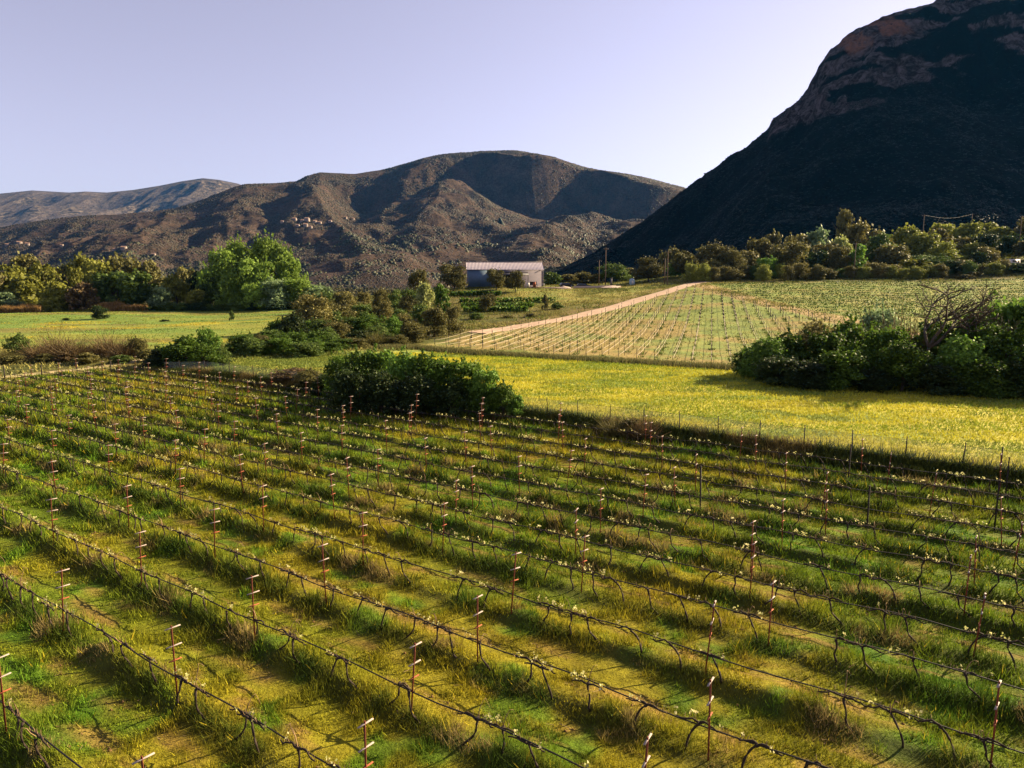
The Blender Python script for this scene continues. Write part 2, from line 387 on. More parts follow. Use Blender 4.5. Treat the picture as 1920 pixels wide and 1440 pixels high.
col = mixc(col, mixc((0.24, 0.27, 0.06), (0.36, 0.31, 0.08), smooth(0.4, 0.6, n2)), lawn * 0.9)
bankm = np.exp(-((RD - 5.0) / 2.5) ** 2) * (SR < 0)
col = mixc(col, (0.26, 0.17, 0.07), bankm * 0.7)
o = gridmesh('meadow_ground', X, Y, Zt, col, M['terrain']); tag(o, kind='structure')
# valley floor out to the horizon
xs = np.linspace(-9000, 9000, 130); ys = np.linspace(-3000, 12000, 110)
X, Y = np.meshgrid(xs, ys, indexing='ij')
o = gridmesh('valley_floor', X, Y, np.full_like(X, -0.9), np.broadcast_to(np.array((0.07, 0.06, 0.03)), X.shape + (3,)), vcolmat('valley_floor', 0.02, 0.3)); tag(o, kind='structure')
# dirt road
def ribbon(name, P, w0, mat, lift=0.05, nx=7, crown=0.0, wobble=0.5):
    T = np.gradient(P, axis=0); T /= np.linalg.norm(T, axis=1)[:, None]; N = np.stack([-T[:, 1], T[:, 0]], 1)
    k = np.linspace(-1, 1, nx); wv = w0 + wobble * (fbm(np.arange(len(P)) / 6.0, np.zeros(len(P)), 3, 31) - 0.5)
    X = P[:, :1] + N[:, :1] * k[None] * wv[:, None]; Y = P[:, 1:] + N[:, 1:] * k[None] * wv[:, None]
    Z = H(X, Y) + lift + crown * np.cos(k * np.pi * 2)[None] - 0.10 * (np.abs(k) == 1)[None]
    return gridmesh(name, X, Y, Z, None, mat)
m, n, b = newmat('dirt_track'); c = ramp(n, noise(n, 0.6, 8, 0.7), [(0.3, (0.26, 0.165, 0.105)), (0.7, (0.40, 0.265, 0.185))])
n.links.new(c, b.inputs['Base Color']); b.inputs['Roughness'].default_value = 0.95
M['dirt'] = m
tag(ribbon('dirt_road', RP[960 + F * RP[:, 0] / RP[:, 1] > 893], 2.2, m, 0.12, 9, 0.03), kind='structure')
pm_, n, b = newmat('sandy_path'); c = ramp(n, noise(n, 0.9, 8, 0.7), [(0.35, (0.16, 0.15, 0.05)), (0.65, (0.36, 0.26, 0.13))]); n.links.new(c, b.inputs['Base Color']); b.inputs['Roughness'].default_value = 0.95
PP = np.array([AT(px, d)[:2] for px, d in [(-80, 70), (0, 74.5), (60, 77), (110, 79.5), (170, 82), (230, 85.5), (290, 91)]])
t = np.linspace(0, len(PP) - 1, 60); PP = np.stack([np.interp(t, np.arange(len(PP)), PP[:, j]) for j in (0, 1)], 1)
tag(ribbon('farm_path', PP, 0.9, pm_, 0.06, 5), kind='structure')

# ------------------------------------------------------------------ hills and mountains
def hillmat(name, a, b_, rock, rockamt, sc=1.0, bump=3.0, slope=True):
    a, b_, rock = [tuple(0.62 * q for q in w_) for w_ in (a, b_, rock)]
    m, n, b = newmat(name)
    c = mixnode(n, a, b_, ramp(n, noise(n, 0.02 * sc, 8, 0.7), [(0.35, 0), (0.65, 1)]))
    c = mixnode(n, c, ramp(n, noise(n, 0.22 * sc, 4, 0.7), [(0.35, 0.45), (0.6, 1.35)]), 1.0, 'MULTIPLY')
    at = ND(n, 'ShaderNodeAttribute', attribute_name='Col'); sp = ND(n, 'ShaderNodeSeparateColor'); n.links.new(at.outputs['Color'], sp.inputs[0])
    rk = mixnode(n, rock, tuple(np.array(rock) * 0.12), ramp(n, noise(n, 0.045 * sc, 10, 0.8, dist=1.6), [(0.40, 0), (0.56, 1)]))
    def sharp(src, sc_, k_):
        a1 = ND(n, 'ShaderNodeMath', operation='MULTIPLY_ADD'); a1.inputs[1].default_value = 1.0; a1.inputs[2].default_value = 0.5; n.links.new(src, a1.inputs[0])
        a2 = ND(n, 'ShaderNodeMath', operation='SUBTRACT'); n.links.new(a1.outputs[0], a2.inputs[0]); n.links.new(noise(n, sc_, 10, 0.78, dist=0.6), a2.inputs[1])
        a3 = ND(n, 'ShaderNodeMath', operation='MULTIPLY_ADD', use_clamp=True); a3.inputs[1].default_value = k_; a3.inputs[2].default_value = -0.28 * k_; n.links.new(a2.outputs[0], a3.inputs[0])
        a4 = ND(n, 'ShaderNodeMath', operation='MULTIPLY', use_clamp=True); n.links.new(a3.outputs[0], a4.inputs[0]); m5 = ND(n, 'ShaderNodeMath', operation='MULTIPLY', use_clamp=True); m5.inputs[1].default_value = 6; n.links.new(src, m5.inputs[0]); n.links.new(m5.outputs[0], a4.inputs[1]); return a4.outputs[0]
    c = mixnode(n, c, rk, sharp(sp.outputs[0], 0.05 * sc, 3.2))
    rd = ND(n, 'ShaderNodeMath', operation='MULTIPLY', use_clamp=True); n.links.new(sharp(sp.outputs[1], 0.05 * sc, 2.2), rd.inputs[0]); n.links.new(ramp(n, noise(n, 0.06 * sc, 8, 0.8, dist=1.5), [(0.40, 0.1), (0.58, 0.8)]), rd.inputs[1])
    c = mixnode(n, c, (0.34, 0.15, 0.085), rd.outputs[0])
    n.links.new(c, b.inputs['Base Color']); b.inputs['Roughness'].default_value = 0.95; b.inputs['Specular IOR Level'].default_value = 0.05
    bp = ND(n, 'ShaderNodeBump'); bp.inputs['Distance'].default_value = bump; bp.inputs['Strength'].default_value = 1.0
    n.links.new(noise(n, 0.08 * sc, 8, 0.75), bp.inputs['Height']); n.links.new(bp.outputs[0], b.inputs['Normal'])
    return m
def massif(name, sil, D0f, Drf, shape, disp, maskf, mat, nx=500, ny=260, back=0.5, base=-3.0, jag=None):
    sil = np.array(sil, float); pxs = np.linspace(sil[0, 0], sil[-1, 0], nx)
    sy = np.interp(pxs, sil[:, 0], sil[:, 1])
    D0 = D0f(pxs); Dr = Drf(pxs)
    if jag is not None: sy = sy + jag(pxs)
    R = np.array([ray(a, b_) for a, b_ in zip(pxs, sy)])
    zr = HC + R[:, 1] * Dr
    t = np.concatenate([np.linspace(0, 1, ny), 1 + np.linspace(0, 1, 40)[1:] * back])
    T, PX = np.meshgrid(t, pxs); Dp = D0[:, None] + (Dr - D0)[:, None] * T
    X = R[:, :1] * Dp; Y = Dp + 0 * X
    Zs = base + (zr[:, None] - base) * shape(np.clip(T, 0, 1), PX)
    dz = disp(X, Y, PX, T, zr[:, None])
    Z = Zs + dz * (1 - smooth(0.9, 1.0, T))
    over = np.clip(T - 1, 0, None) / back
    Z = Z - over ** 1.2 * (zr[:, None] - base) * 1.15
    rr, gg = maskf(X, Y, PX, T, Z, zr[:, None])
    col = np.stack([rr, gg, 0 * rr], -1)
    o = gridmesh(name, X, Y, Z, np.clip(col, 0, 1), mat, sm=True); tag(o, kind='structure')
    return dict(X=X, Y=Y, Z=Z, PX=PX, T=T, obj=o)
cs = lambda v: (lambda p: np.full_like(p, v))
# far bright range
far_sil = [(-400, 372), (-200, 380), (-60, 362), (0, 363), (60, 357), (130, 361), (160, 359), (200, 361), (250, 356), (300, 348), (340, 340), (380, 334), (410, 337), (445, 344), (500, 362), (600, 390), (760, 420)]
fm_ = hillmat('far_range', (0.10, 0.078, 0.07), (0.15, 0.115, 0.10), (0.26, 0.2, 0.16), 0.5, 0.35, 12)
massif('far_mountain', far_sil, cs(3400.), cs(5200.), lambda t, p: t ** 0.9,
       lambda x, y, p, t, z: (ridged(x / 700, y / 1500, 5, 61) - 0.55) * 240 * np.sin(np.pi * np.clip(t, 0, 1)) ** 0.6,
       lambda x, y, p, t, z, zr: (smooth(0.45, 0.7, fbm(x / 300, y / 300, 4, 62)) * 0.8, 0 * x), fm_, 420, 200)
# middle hill
mid_sil = [(-500, 470), (-260, 450), (-60, 432), (0, 427), (40, 419), (100, 411), (150, 405), (220, 402), (280, 397), (330, 390), (370, 378), (400, 366), (440, 350), (460, 345), (520, 343), (555, 340), (575, 330), (600, 323),
           (640, 324), (665, 325), (720, 318), (760, 307), (800, 295), (830, 288), (860, 284), (905, 281), (960, 284), (1000, 290), (1040, 295), (1100, 310), (1150, 321), (1180, 328), (1250, 345), (1290, 353), (1340, 372), (1450, 410), (1700, 470)]
def seg(P, Tt, a, b, wd, amp, asym=1.0):
    """a spur: crest line from a to b in (column, slope) space"""
    ax, ay = a; bx, by = b; sx = 1 / 300.0
    dx, dy = (bx - ax) * sx, by - ay; L2 = dx * dx + dy * dy
    k = np.clip((((P - ax) * sx) * dx + (Tt - ay) * dy) / L2, 0, 1)
    ex = (P - (ax + (bx - ax) * k)); ey = (Tt - (ay + (by - ay) * k)) / sx
    sgn = np.sign(ex * 1.0 + 0 * ey); d = np.hypot(ex, ey) / wd
    d = np.where(ex < 0, d * asym, d)
    d = np.clip(d, 0, 1); prof = (1 - d * d) * (1 - d) ** 0.6
    return amp * prof * (1 - k ** 2.5)
def mid_disp(x, y, p, t, zr):
    e = np.sin(np.pi * np.clip(t, 0, 1)) ** 0.5
    z = (ridged(x / 330 + y / 900, y / 1400, 4, 71) - 0.58) * 85 * e
    z = z + (fbm(x / 60, y / 60, 4, 73) - 0.5) * 30 * e
    z0_ = z; z = 0 * z; p = p + 46 * (fbm(x / 160, y / 160, 4, 74) - 0.5)
    z = z + seg(p, t, (820, 1.0), (640, 0.30), 90, 46, 1.9) + seg(p, t, (900, 1.0), (730, 0.20), 85, 44, 1.9)
    z = z + seg(p, t, (1110, 0.62), (960, 0.12), 110, 42, 1.5) + seg(p, t, (1220, 0.60), (1110, 0.05), 90, 30, 1.5)
    z = z + seg(p, t, (620, 1.0), (470, 0.2), 80, 26, 1.8) + seg(p, t, (465, 0.9), (340, 0.15), 80, 20, 1.8) + seg(p, t, (270, 0.9), (120, 0.1), 90, 16, 1.6)
    z = z0_ + z * (1 - smooth(0.70, 0.93, t))
    # the step of the long crag under the right-hand crest
    z = z - 35 * smooth(0.80, 0.9, t) * (1 - smooth(0.93, 0.99, t)) * 0
    return z * smooth(0.0, 0.12, t)
def mid_shape(t, p):
    a = 0.25 * t + 0.75 * t ** 1.35
    b = np.interp(t + 0.02 * np.sin(p / 37.0), [0, 0.3, 0.6, 0.74, 0.785, 0.84, 0.93, 1.0], [0, 0.17, 0.33, 0.40, 0.44, 0.87, 0.945, 1.0])
    k = smooth(820, 1010, p + 60 * (t - 0.8)); k2 = 0.45 * smooth(560, 700, p) * (1 - k)
    return a * (1 - k - k2) + b * (k + k2)
def mid_mask(x, y, p, t, z, zr):
    bald = smooth(0.45, 0.6, fbm(x / 40, y / 60, 4, 75)) * np.exp(-((p - 985) / 50) ** 2 - ((t - 0.27) / 0.12) ** 2) * 1.2
    crag = smooth(0.5, 0.62, fbm(x / 35, y / 120, 4, 76)) * smooth(0.8, 0.88, t) * (1 - smooth(0.96, 0.99, t)) * smooth(940, 1000, p)
    top = smooth(0.5, 0.66, fbm(x / 60, y / 60, 4, 77)) * smooth(0.75, 0.95, t) * np.exp(-((p - 850) / 110) ** 2) * 0.8
    ter = smooth(0.60, 0.72, fbm(x / 120, y / 25, 4, 78)) * 0.35
    red = smooth(0.6, 0.7, fbm(x / 60, y / 60, 3, 79)) * np.exp(-((p - 720) / 160) ** 2 - ((t - 0.35) / 0.2) ** 2) * 0.35
    return np.clip(bald + crag + top + ter, 0, 1), red
mm = hillmat('scrub_hill', (0.045, 0.031, 0.022), (0.11, 0.072, 0.055), (0.20, 0.15, 0.12), 0.4, 1.0, 3)
MID = massif('middle_hill', mid_sil, cs(820.), lambda p: 1900 + 500 * smooth(300, 900, p), mid_shape, mid_disp, mid_mask, mm, 760, 330)
# right-hand mountain
rt_sil = [(1010, 512), (1050, 503), (1082, 494), (1110, 478), (1135, 464), (1180, 433), (1225, 400), (1270, 365), (1290, 351), (1316, 334), (1322, 325), (1335, 318), (1370, 292), (1400, 275), (1415, 262), (1441, 240), (1448, 224), (1460, 215), (1480, 202),
          (1500, 185), (1514, 168), (1520, 152), (1530, 135), (1535, 122), (1546, 108), (1556, 95), (1574, 84), (1580, 74), (1590, 64), (1620, 47), (1640, 37), (1665, 30), (1700, 18), (1740, 8), (1775, 0), (1850, -22), (1920, -42), (2050, -70), (2250, -85), (2500, -95), (2900, -80), (3100, 250), (3250, 420)]  # unseen ridge right of the frame, extended to keep the visible slope in shade
def rt_disp(x, y, p, t, zr):
    e = np.sin(np.pi * np.clip(t, 0, 1)) ** 0.6
    z = (fbm(x / 90, y / 90, 5, 81) - 0.5) * 46 * e + (ridged(x / 30, y / 120, 4, 83) - 0.5) * 22 * smooth(0.5, 0.75, t) * smooth(1400, 1520, p) + (ridged(x / 13, y / 13, 3, 89) - 0.5) * 9 * smooth(0.62, 0.78, t) * smooth(1420, 1500, p) + 5 * np.sin(t * 60 + 4 * fbm(x / 50, y / 50, 3, 84)) * smooth(0.6, 0.75, t) * smooth(1420, 1520, p) + (fbm(x / 14, y / 14, 3, 82) - 0.5) * 5
    return z * smooth(0, 0.1, t)
def rt_shape(t, p):
    # steady scree slope, then the cliff band, then the bevelled top
    k = smooth(1440, 1560, p)
    cl = np.interp(t, [0, 0.6, 0.74, 0.80, 0.86, 0.90, 1.0], [0, 0.50, 0.645, 0.775, 0.815, 0.89, 1.0])
    return (t * (1 - k) + cl * k)
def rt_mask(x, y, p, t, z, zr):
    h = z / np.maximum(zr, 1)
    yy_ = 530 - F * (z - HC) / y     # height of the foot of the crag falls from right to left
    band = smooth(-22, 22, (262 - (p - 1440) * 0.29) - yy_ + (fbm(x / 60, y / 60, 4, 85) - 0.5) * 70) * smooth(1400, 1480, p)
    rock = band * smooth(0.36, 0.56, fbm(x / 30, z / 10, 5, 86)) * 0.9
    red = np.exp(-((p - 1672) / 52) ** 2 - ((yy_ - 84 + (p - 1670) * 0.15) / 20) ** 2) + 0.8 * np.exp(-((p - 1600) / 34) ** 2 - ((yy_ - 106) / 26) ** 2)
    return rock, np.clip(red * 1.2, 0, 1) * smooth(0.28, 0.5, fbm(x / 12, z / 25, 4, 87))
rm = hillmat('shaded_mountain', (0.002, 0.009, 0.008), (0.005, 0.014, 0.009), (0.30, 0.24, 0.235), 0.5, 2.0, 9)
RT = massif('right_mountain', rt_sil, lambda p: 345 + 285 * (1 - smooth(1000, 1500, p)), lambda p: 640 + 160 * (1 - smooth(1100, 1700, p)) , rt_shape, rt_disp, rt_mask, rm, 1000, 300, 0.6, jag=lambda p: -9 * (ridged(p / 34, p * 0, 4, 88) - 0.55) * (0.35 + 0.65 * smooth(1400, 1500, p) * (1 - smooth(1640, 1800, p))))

# ------------------------------------------------------------------ leaf clouds
def tris(Cn, size, nrm=None, bias=0.6, r=rng, aspect=1.0):
    """one bent leaf clump per centre: a triangle pair facing roughly nrm"""
    N = len(Cn); d = r.normal(size=(N, 3)); d /= np.linalg.norm(d, axis=1)[:, None]
    if nrm is not None: d = d * (1 - bias) + nrm * bias; d /= np.linalg.norm(d, axis=1)[:, None] + 1e-9
    a = np.cross(d, r.normal(size=(N, 3))); a /= np.linalg.norm(a, axis=1)[:, None] + 1e-9; b = np.cross(d, a)
    s = np.broadcast_to(size, (N,))[:, None] * (0.6 + 0.8 * r.random((N, 1)))
    V = np.stack([Cn - a * s * 0.5, Cn + b * s * 0.5 * aspect + d * s * 0.15, Cn + a * s * 0.5, Cn - b * s * 0.5 * aspect + d * s * 0.1], 1).reshape(-1, 3)
    return V, np.arange(4 * N).reshape(-1, 4)
def crown_mesh(name, kind, seed, n=2600, leaf=0.07):
    """unit crown: base at z 0, height 1, width 1 (x,y in -0.5..0.5)"""
    r = np.random.default_rng(seed); L = []
    if kind == 'round':
        k = 26
        for i in range(k):
            a = r.random() * 6.283; h = 0.28 + 0.6 * r.random(); rr = 0.36 * math.sqrt(max(0.05, 1 - ((h - 0.5) / 0.52) ** 2)) * r.random() ** 0.4
            L.append((rr * math.cos(a), rr * math.sin(a), h, 0.12 + 0.07 * r.random()))
    elif kind == 'bush':
        k = 44
        for i in range(k):
            a = r.random() * 6.283; h = 0.10 + 0.76 * r.random(); rr = 0.42 * math.sqrt(max(0.04, 1 - (h / 0.95) ** 2)) * r.random() ** 0.45
            L.append((rr * math.cos(a), rr * math.sin(a), h, 0.07 + 0.10 * r.random()))
    elif kind == 'tall':
        k = 34
        for i in range(k):
            a = r.random() * 6.283; h = 0.12 + 0.8 * r.random(); rr = 0.38 * (1 - h ** 2.2) ** 0.6 * r.random() ** 0.5
            L.append((rr * math.cos(a), rr * math.sin(a), h, 0.10 + 0.06 * r.random()))
    elif kind == 'pine':
        k = 22
        for i in range(k):
            a = r.random() * 6.283; h = 0.35 + 0.6 * r.random(); rr = 0.38 * (1.1 - h) * r.random() ** 0.4 + 0.05
            L.append((rr * math.cos(a), rr * math.sin(a), h, 0.08 + 0.05 * r.random()))
    L = np.array(L); wgt = L[:, 3] ** 2; wgt /= wgt.sum()
    li = r.choice(len(L), n, p=wgt); d = r.normal(size=(n, 3)); d /= np.linalg.norm(d, axis=1)[:, None]
    d[:, 2] = np.where((d[:, 2] < -0.3) & (r.random(n) < 0.6), -d[:, 2], d[:, 2])
    rad = L[li, 3] * (0.55 + 0.5 * r.random(n) ** 0.6)
    P = L[li, :3] + d * rad[:, None] * np.array([1, 1, 0.85])
    P[:, 2] = np.clip(P[:, 2], 0.0, 1.02)
    # stray sprays that break the outline
    m_ = n // 7; j = r.choice(n, m_); P[j] += d[j] * L[li[j], 3][:, None] * (0.15 + 0.6 * r.random((m_, 1)) ** 2)
    # upright shoots
    q = n // 9 if n > 5000 else n // 20; ns = max(10, q // 14); b0 = r.choice(n, ns); si = np.repeat(np.arange(ns), q // ns)[:q]; tt = r.random(len(si)); lnv = r.normal(size=(ns, 3)) * 0.05 + np.array([0, 0, 0.11 if n > 5000 else 0.05]) * (0.4 + r.random((ns, 1)))
    ex = P[b0[si]] + d[b0[si]] * 0.03 + lnv[si] * tt[:, None] + r.normal(size=(len(si), 3)) * 0.008; P[n - len(si):] = ex
    P[:, 2] = np.maximum(P[:, 2], 0)
    Vv_, Ff = tris(P, leaf, d, 0.45, r)
    g = np.clip(0.5 * r.random(n) + 0.5 * r.random(len(L))[li], 0, 1)
    col = np.repeat(np.stack([g, g, g], 1), 4, 0)
    return mk(name, Vv_, [Ff], LM['green'], col=col, link=False).data
def twig_mesh(name, seed, n=1500, spread=0.5):
    """a leafless shrub: many thin upright forking twigs inside a unit dome"""
    r = np.random.default_rng(seed); V = []; Fq = []; k = 0; cl = []
    for i in range(n):
        a = r.random() * 6.283; q = r.random() ** 0.5 * 0.42; b0 = np.array([q * 0.5 * math.cos(a), q * 0.5 * math.sin(a), 0.02])
        h = (1 - (q / 0.5) ** 2 * 0.6) * (0.45 + 0.5 * r.random()); p = b0; dirv = np.array([math.cos(a) * spread * q * 2.6, math.sin(a) * spread * q * 2.6, 0.85]) + r.normal(size=3) * 0.45
        s0 = 0.25 * r.random() * h if i > n * 0.15 else 0; p = p + dirv * s0; w0 = 0.003 + 0.004 * r.random()
        for sgi in range(2):
            e = p + dirv * h * 0.34 + r.normal(size=3) * 0.06; sdv = np.cross(e - p, r.normal(size=3)); sdv /= np.linalg.norm(sdv) + 1e-9
            V += [p - sdv * w0, p + sdv * w0, e + sdv * w0 * 0.4, e - sdv * w0 * 0.4]; Fq.append((k, k + 1, k + 2, k + 3)); k += 4
            cl += [r.random()] * 4; p = e
    return mk(name, V, [Fq], LM['brown'], col=np.repeat(np.array(cl)[:, None], 3, 1), link=False).data
def trunk_mesh(name, seed, multi=1):
    """unit trunk with limbs: height 1, reaches into the crown"""
    r = np.random.default_rng(seed); b = MB()
    for q in range(multi):
        ln = r.normal(size=2) * (0.05 if multi == 1 else 0.13); z = np.linspace(0, 0.72, 6)
        P = np.stack([ln[0] * z / 0.7 + 0.015 * r.normal(size=6), ln[1] * z / 0.7 + 0.015 * r.normal(size=6), z], 1); P[0, :2] *= 0.2
        b.tube(P, np.linspace(0.035, 0.012, 6) / multi ** 0.4, 7)
        for i in range(7):
            s_ = P[2 + i % 3]; a = r.random() * 6.283; l_ = 0.15 + 0.18 * r.random()
            e = s_ + np.array([math.cos(a) * l_, math.sin(a) * l_, 0.12 + 0.15 * r.random()]); m_ = (s_ + e) / 2 + np.array([0, 0, -0.02])
            b.tube([s_, m_, e], [0.012, 0.008, 0.003], 5)
    return b.build(name, M['trunk'], link=False).data
CR = {'round': [crown_mesh('crown_round', 'round', 100 + i) for i in range(4)],
      'bush': [crown_mesh('crown_bush', 'bush', 200 + i) for i in range(4)],
      'tall': [crown_mesh('crown_tall', 'tall', 300 + i) for i in range(3)],
      'pine': [crown_mesh('crown_pine', 'pine', 400 + i, 1800, 0.06) for i in range(2)],
      'rich': [crown_mesh('crown_rich', 'bush', 500 + i, 7500, 0.042) for i in range(4)],
      'richround': [crown_mesh('crown_full', 'round', 550 + i, 9000, 0.036) for i in range(3)],
      'twig': [twig_mesh('twigs', 600 + i) for i in range(3)]}
TK = [trunk_mesh('trunk', 700 + i) for i in range(3)] + [trunk_mesh('trunk_multi', 710 + i, 3) for i in range(2)]
nm_ = {'tree': ('tree', 'tree'), 'shrub': ('shrub', 'shrub')}
def plant(px, d, top, wpx, mat, shape='round', name='tree', cat='tree', basez=None, trunk=None, depth=None):
    """one tree or shrub at its own place in the field: crown, and a trunk where one shows"""
    a, _ = ray(px, 530); x, y = a * d, d; z = H1(x, y) if basez is None else basez
    zt = HC + ray(px, top)[1] * d; h = max(0.5, zt - z); w_ = wpx / F * d
    o = empty(name, (x, y, z - 0.03 * h), random.random() * 6.283, (w_, w_ * (depth or 1), h))
    cr = bpy.data.objects.new('crown' if shape != 'twig' else 'twigs', random.choice(CR[shape])); C.objects.link(cr); child(cr, o)
    cr.material_slots[0].link = 'OBJECT'; cr.material_slots[0].material = LM[mat]
    if trunk is None: trunk = shape in ('round', 'pine', 'tall', 'richround')
    if trunk:
        tk = bpy.data.objects.new('trunk', random.choice(TK)); C.objects.link(tk); child(tk, o)
        k = w_ / h; tk.scale = (0.8 / max(k, 0.5), 0.8 / max(k, 0.5), 1)
    else:
        tk = bpy.data.objects.new('stems', TK[3 + random.randrange(2)]); C.objects.link(tk); child(tk, o); tk.scale = (0.5, 0.5, 0.75)
    o['category'] = cat
    return o, px
DESC = {'olive': 'olive-brown', 'yellow': 'yellow-green', 'green': 'mid-green', 'poplar': 'fresh green', 'dark': 'dark green', 'hedge': 'deep green', 'bright': 'bright green',
        'silver': 'silvery green', 'brown': 'brown', 'tan': 'tan', 'pale': 'pale green', 'brush': 'yellow-green'}
SHP = {'round': 'rounded', 'bush': 'bushy', 'tall': 'tall billowing', 'pine': 'open-crowned', 'rich': 'dense', 'richround': 'full', 'twig': 'leafless'}
def grove(lst, place, group, noun='tree', cat='tree'):
    """lst: (px, depth, top, width, colour, shape); labels count from the left of the picture"""
    made = []
    for it in sorted(lst, key=lambda q: q[0]):
        px, d, top, wpx, mat, shape = it[:6]
        nn = noun if shape != 'twig' else 'shrub'
        o, _ = plant(px, d, top, wpx, mat, shape, name=noun if mat != 'poplar' else 'poplar_tree', cat=cat)
        made.append((o, mat, shape))
    for i, (o, mat, shape) in enumerate(made):
        o['label'] = f"{DESC[mat]} {SHP[shape]} {cat}, {ordn(i + 1)} from the left {place}"
        o['group'] = group
    return made

def scatter_scrub(name, S, n, size, mat, tmin, tmax, label, cat, dens=None, pr=None, squash=0.5):
    """low blob shrubs over a hillside, one mesh: nobody could count them"""
    r = np.random.default_rng(hash(name) % 1000 if False else len(name)); X, Y, Z, T, P = S['X'], S['Y'], S['Z'], S['T'], S['PX']
    i = r.integers(0, X.shape[0] - 1, n * 3); j = r.integers(0, X.shape[1] - 1, n * 3); fx = r.random(n * 3); fy = r.random(n * 3)
    def bl(A): return (A[i, j] * (1 - fx) + A[i + 1, j] * fx) * (1 - fy) + (A[i, j + 1] * (1 - fx) + A[i + 1, j + 1] * fx) * fy
    x, y, z, t, p = bl(X), bl(Y), bl(Z), bl(T), bl(P)
    k = (t > tmin) & (t < tmax)
    if pr: k &= (p > pr[0]) & (p < pr[1])
    if dens is not None: k &= r.random(len(x)) < dens(x, y, p, t)
    x, y, z = x[k][:n], y[k][:n], z[k][:n]; n = len(x)
    s = size * (0.5 + r.random(n) ** 2) * (0.7 + 0.6 * smooth(800, 2200, y))
    base = np.array([(1, 0, 0), (-.5, .87, 0), (-.5, -.87, 0), (.5, .5, .75), (-.6, .3, .85), (.1, -.6, .8), (0, 0, 1.05)])
    ft = np.array([(0, 1, 3), (1, 4, 3), (1, 2, 4), (2, 5, 4), (2, 0, 5), (0, 3, 5), (3, 4, 6), (4, 5, 6), (5, 3, 6)])
    V = base[None] * (0.7 + 0.6 * r.random((n, 7, 1))) * s[:, None, None]; V[..., 2] *= squash
    a = r.random(n) * 6.28; ca, sa = np.cos(a)[:, None], np.sin(a)[:, None]
    V = np.stack([V[..., 0] * ca - V[..., 1] * sa, V[..., 0] * sa + V[..., 1] * ca, V[..., 2]], -1) + np.stack([x, y, z - 0.3 * s * squash], -1)[:, None]
    Fc = (np.arange(n) * 7)[:, None, None] + ft[None]
    g = np.repeat(r.random(n) ** 1.3, 7); col = np.stack([g, g, g], 1)
    o = mk(name, V.reshape(-1, 3), [Fc.reshape(-1, 3)], mat, col=col)
    tag(o, label, cat, kind='stuff'); return o
sm_ = leafmat('hill_scrub_leaf', (0.014, 0.013, 0.008), (0.066, 0.050, 0.030), 0.0)
scatter_scrub('hill_scrub', MID, 230000, 2.15, sm_, 0.0, 1.02, 'dark scrub covering the middle hill', 'scrub', lambda x, y, p, t: (0.08 + 0.92 * smooth(0.38, 0.62, fbm(x / 70, y / 110, 5, 91))) * (1 - 0.75 * np.exp(-((p - 985) / 45) ** 2 - ((t - 0.27) / 0.1) ** 2)))
scatter_scrub('hill_trees', MID, 40000, 4.0, leafmat('hill_tree_leaf', (0.010, 0.013, 0.005), (0.050, 0.050, 0.020), 0.0), 0.0, 0.45, 'olive and dark green trees dotting the lower middle hill', 'trees', lambda x, y, p, t: smooth(0.42, 0.6, fbm(x / 45, y / 60, 4, 93)) * (1 - smooth(0.25, 0.45, t)), None, 0.8)
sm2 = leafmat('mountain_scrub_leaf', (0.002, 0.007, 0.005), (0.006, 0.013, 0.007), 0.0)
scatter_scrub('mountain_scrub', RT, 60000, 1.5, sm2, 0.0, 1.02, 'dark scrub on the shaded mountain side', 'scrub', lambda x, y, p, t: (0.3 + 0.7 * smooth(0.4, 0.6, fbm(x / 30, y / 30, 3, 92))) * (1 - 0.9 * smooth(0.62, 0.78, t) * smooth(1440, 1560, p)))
sm3 = leafmat('conifer_leaf', (0.008, 0.014, 0.008), (0.03, 0.04, 0.018), 0.0)
scatter_scrub('pine_wood', MID, 420, 6.5, sm3, 0.44, 0.56, 'dark pine plantation halfway up the middle hill', 'pine wood', lambda x, y, p, t: np.exp(-((p - 975) / 75) ** 4 - ((t - 0.5) / 0.045) ** 4), (880, 1090), 1.9)
# wooded valley floor between the fields and the hill
r = np.random.default_rng(5); n = 9000
d = 265 + 620 * r.random(n) ** 1.2; pxx = -300 + 1500 * r.random(n); x = (pxx - 960) / F * d; z = np.maximum(H(x, d), 0)
vx = dict(x=x, y=d, z=z)
S = dict(X=x, Y=d)
def valley_wood(name, n, mat, label):
    r = np.random.default_rng(77); V = []; cols = []
    d = 262 + 640 * r.random(n) ** 1.3; px = -500 + 1620 * r.random(n); k = fbm(px / 60, d / 60, 3, 95) > 0.42; d = d[k]; px = px[k]; x = (px - 960) / F * d; z = np.maximum(H(x, d), -0.8)
    n = len(d); m = 46; hgt = 3.0 + 4.5 * r.random(n) ** 2; wd = hgt * (0.8 + 0.5 * r.random(n))
    dd = r.normal(size=(n, m, 3)); dd /= np.linalg.norm(dd, axis=2)[..., None]; dd[..., 2] = np.abs(dd[..., 2])
    P = dd * (0.6 + 0.5 * r.random((n, m, 1))) * np.stack([wd / 2, wd / 2, hgt], -1)[:, None] + np.stack([x, d, z], -1)[:, None]
    V, f = tris(P.reshape(-1, 3), 1.25, dd.reshape(-1, 3), 0.5, r)
    g = np.clip(np.repeat(r.random(n), m) * 0.6 + 0.4 * r.random(n * m), 0, 1); col = np.repeat(np.stack([g] * 3, 1), 4, 0)
    return tag(mk(name, V, [f], mat, col=col), label, 'woodland', kind='stuff')
valley_wood('valley_woodland', 3000, leafmat('valley_leaf', (0.035, 0.035, 0.014), (0.13, 0.12, 0.05), 0.15), 'scattered olive groves and scrub on the valley floor below the hill')

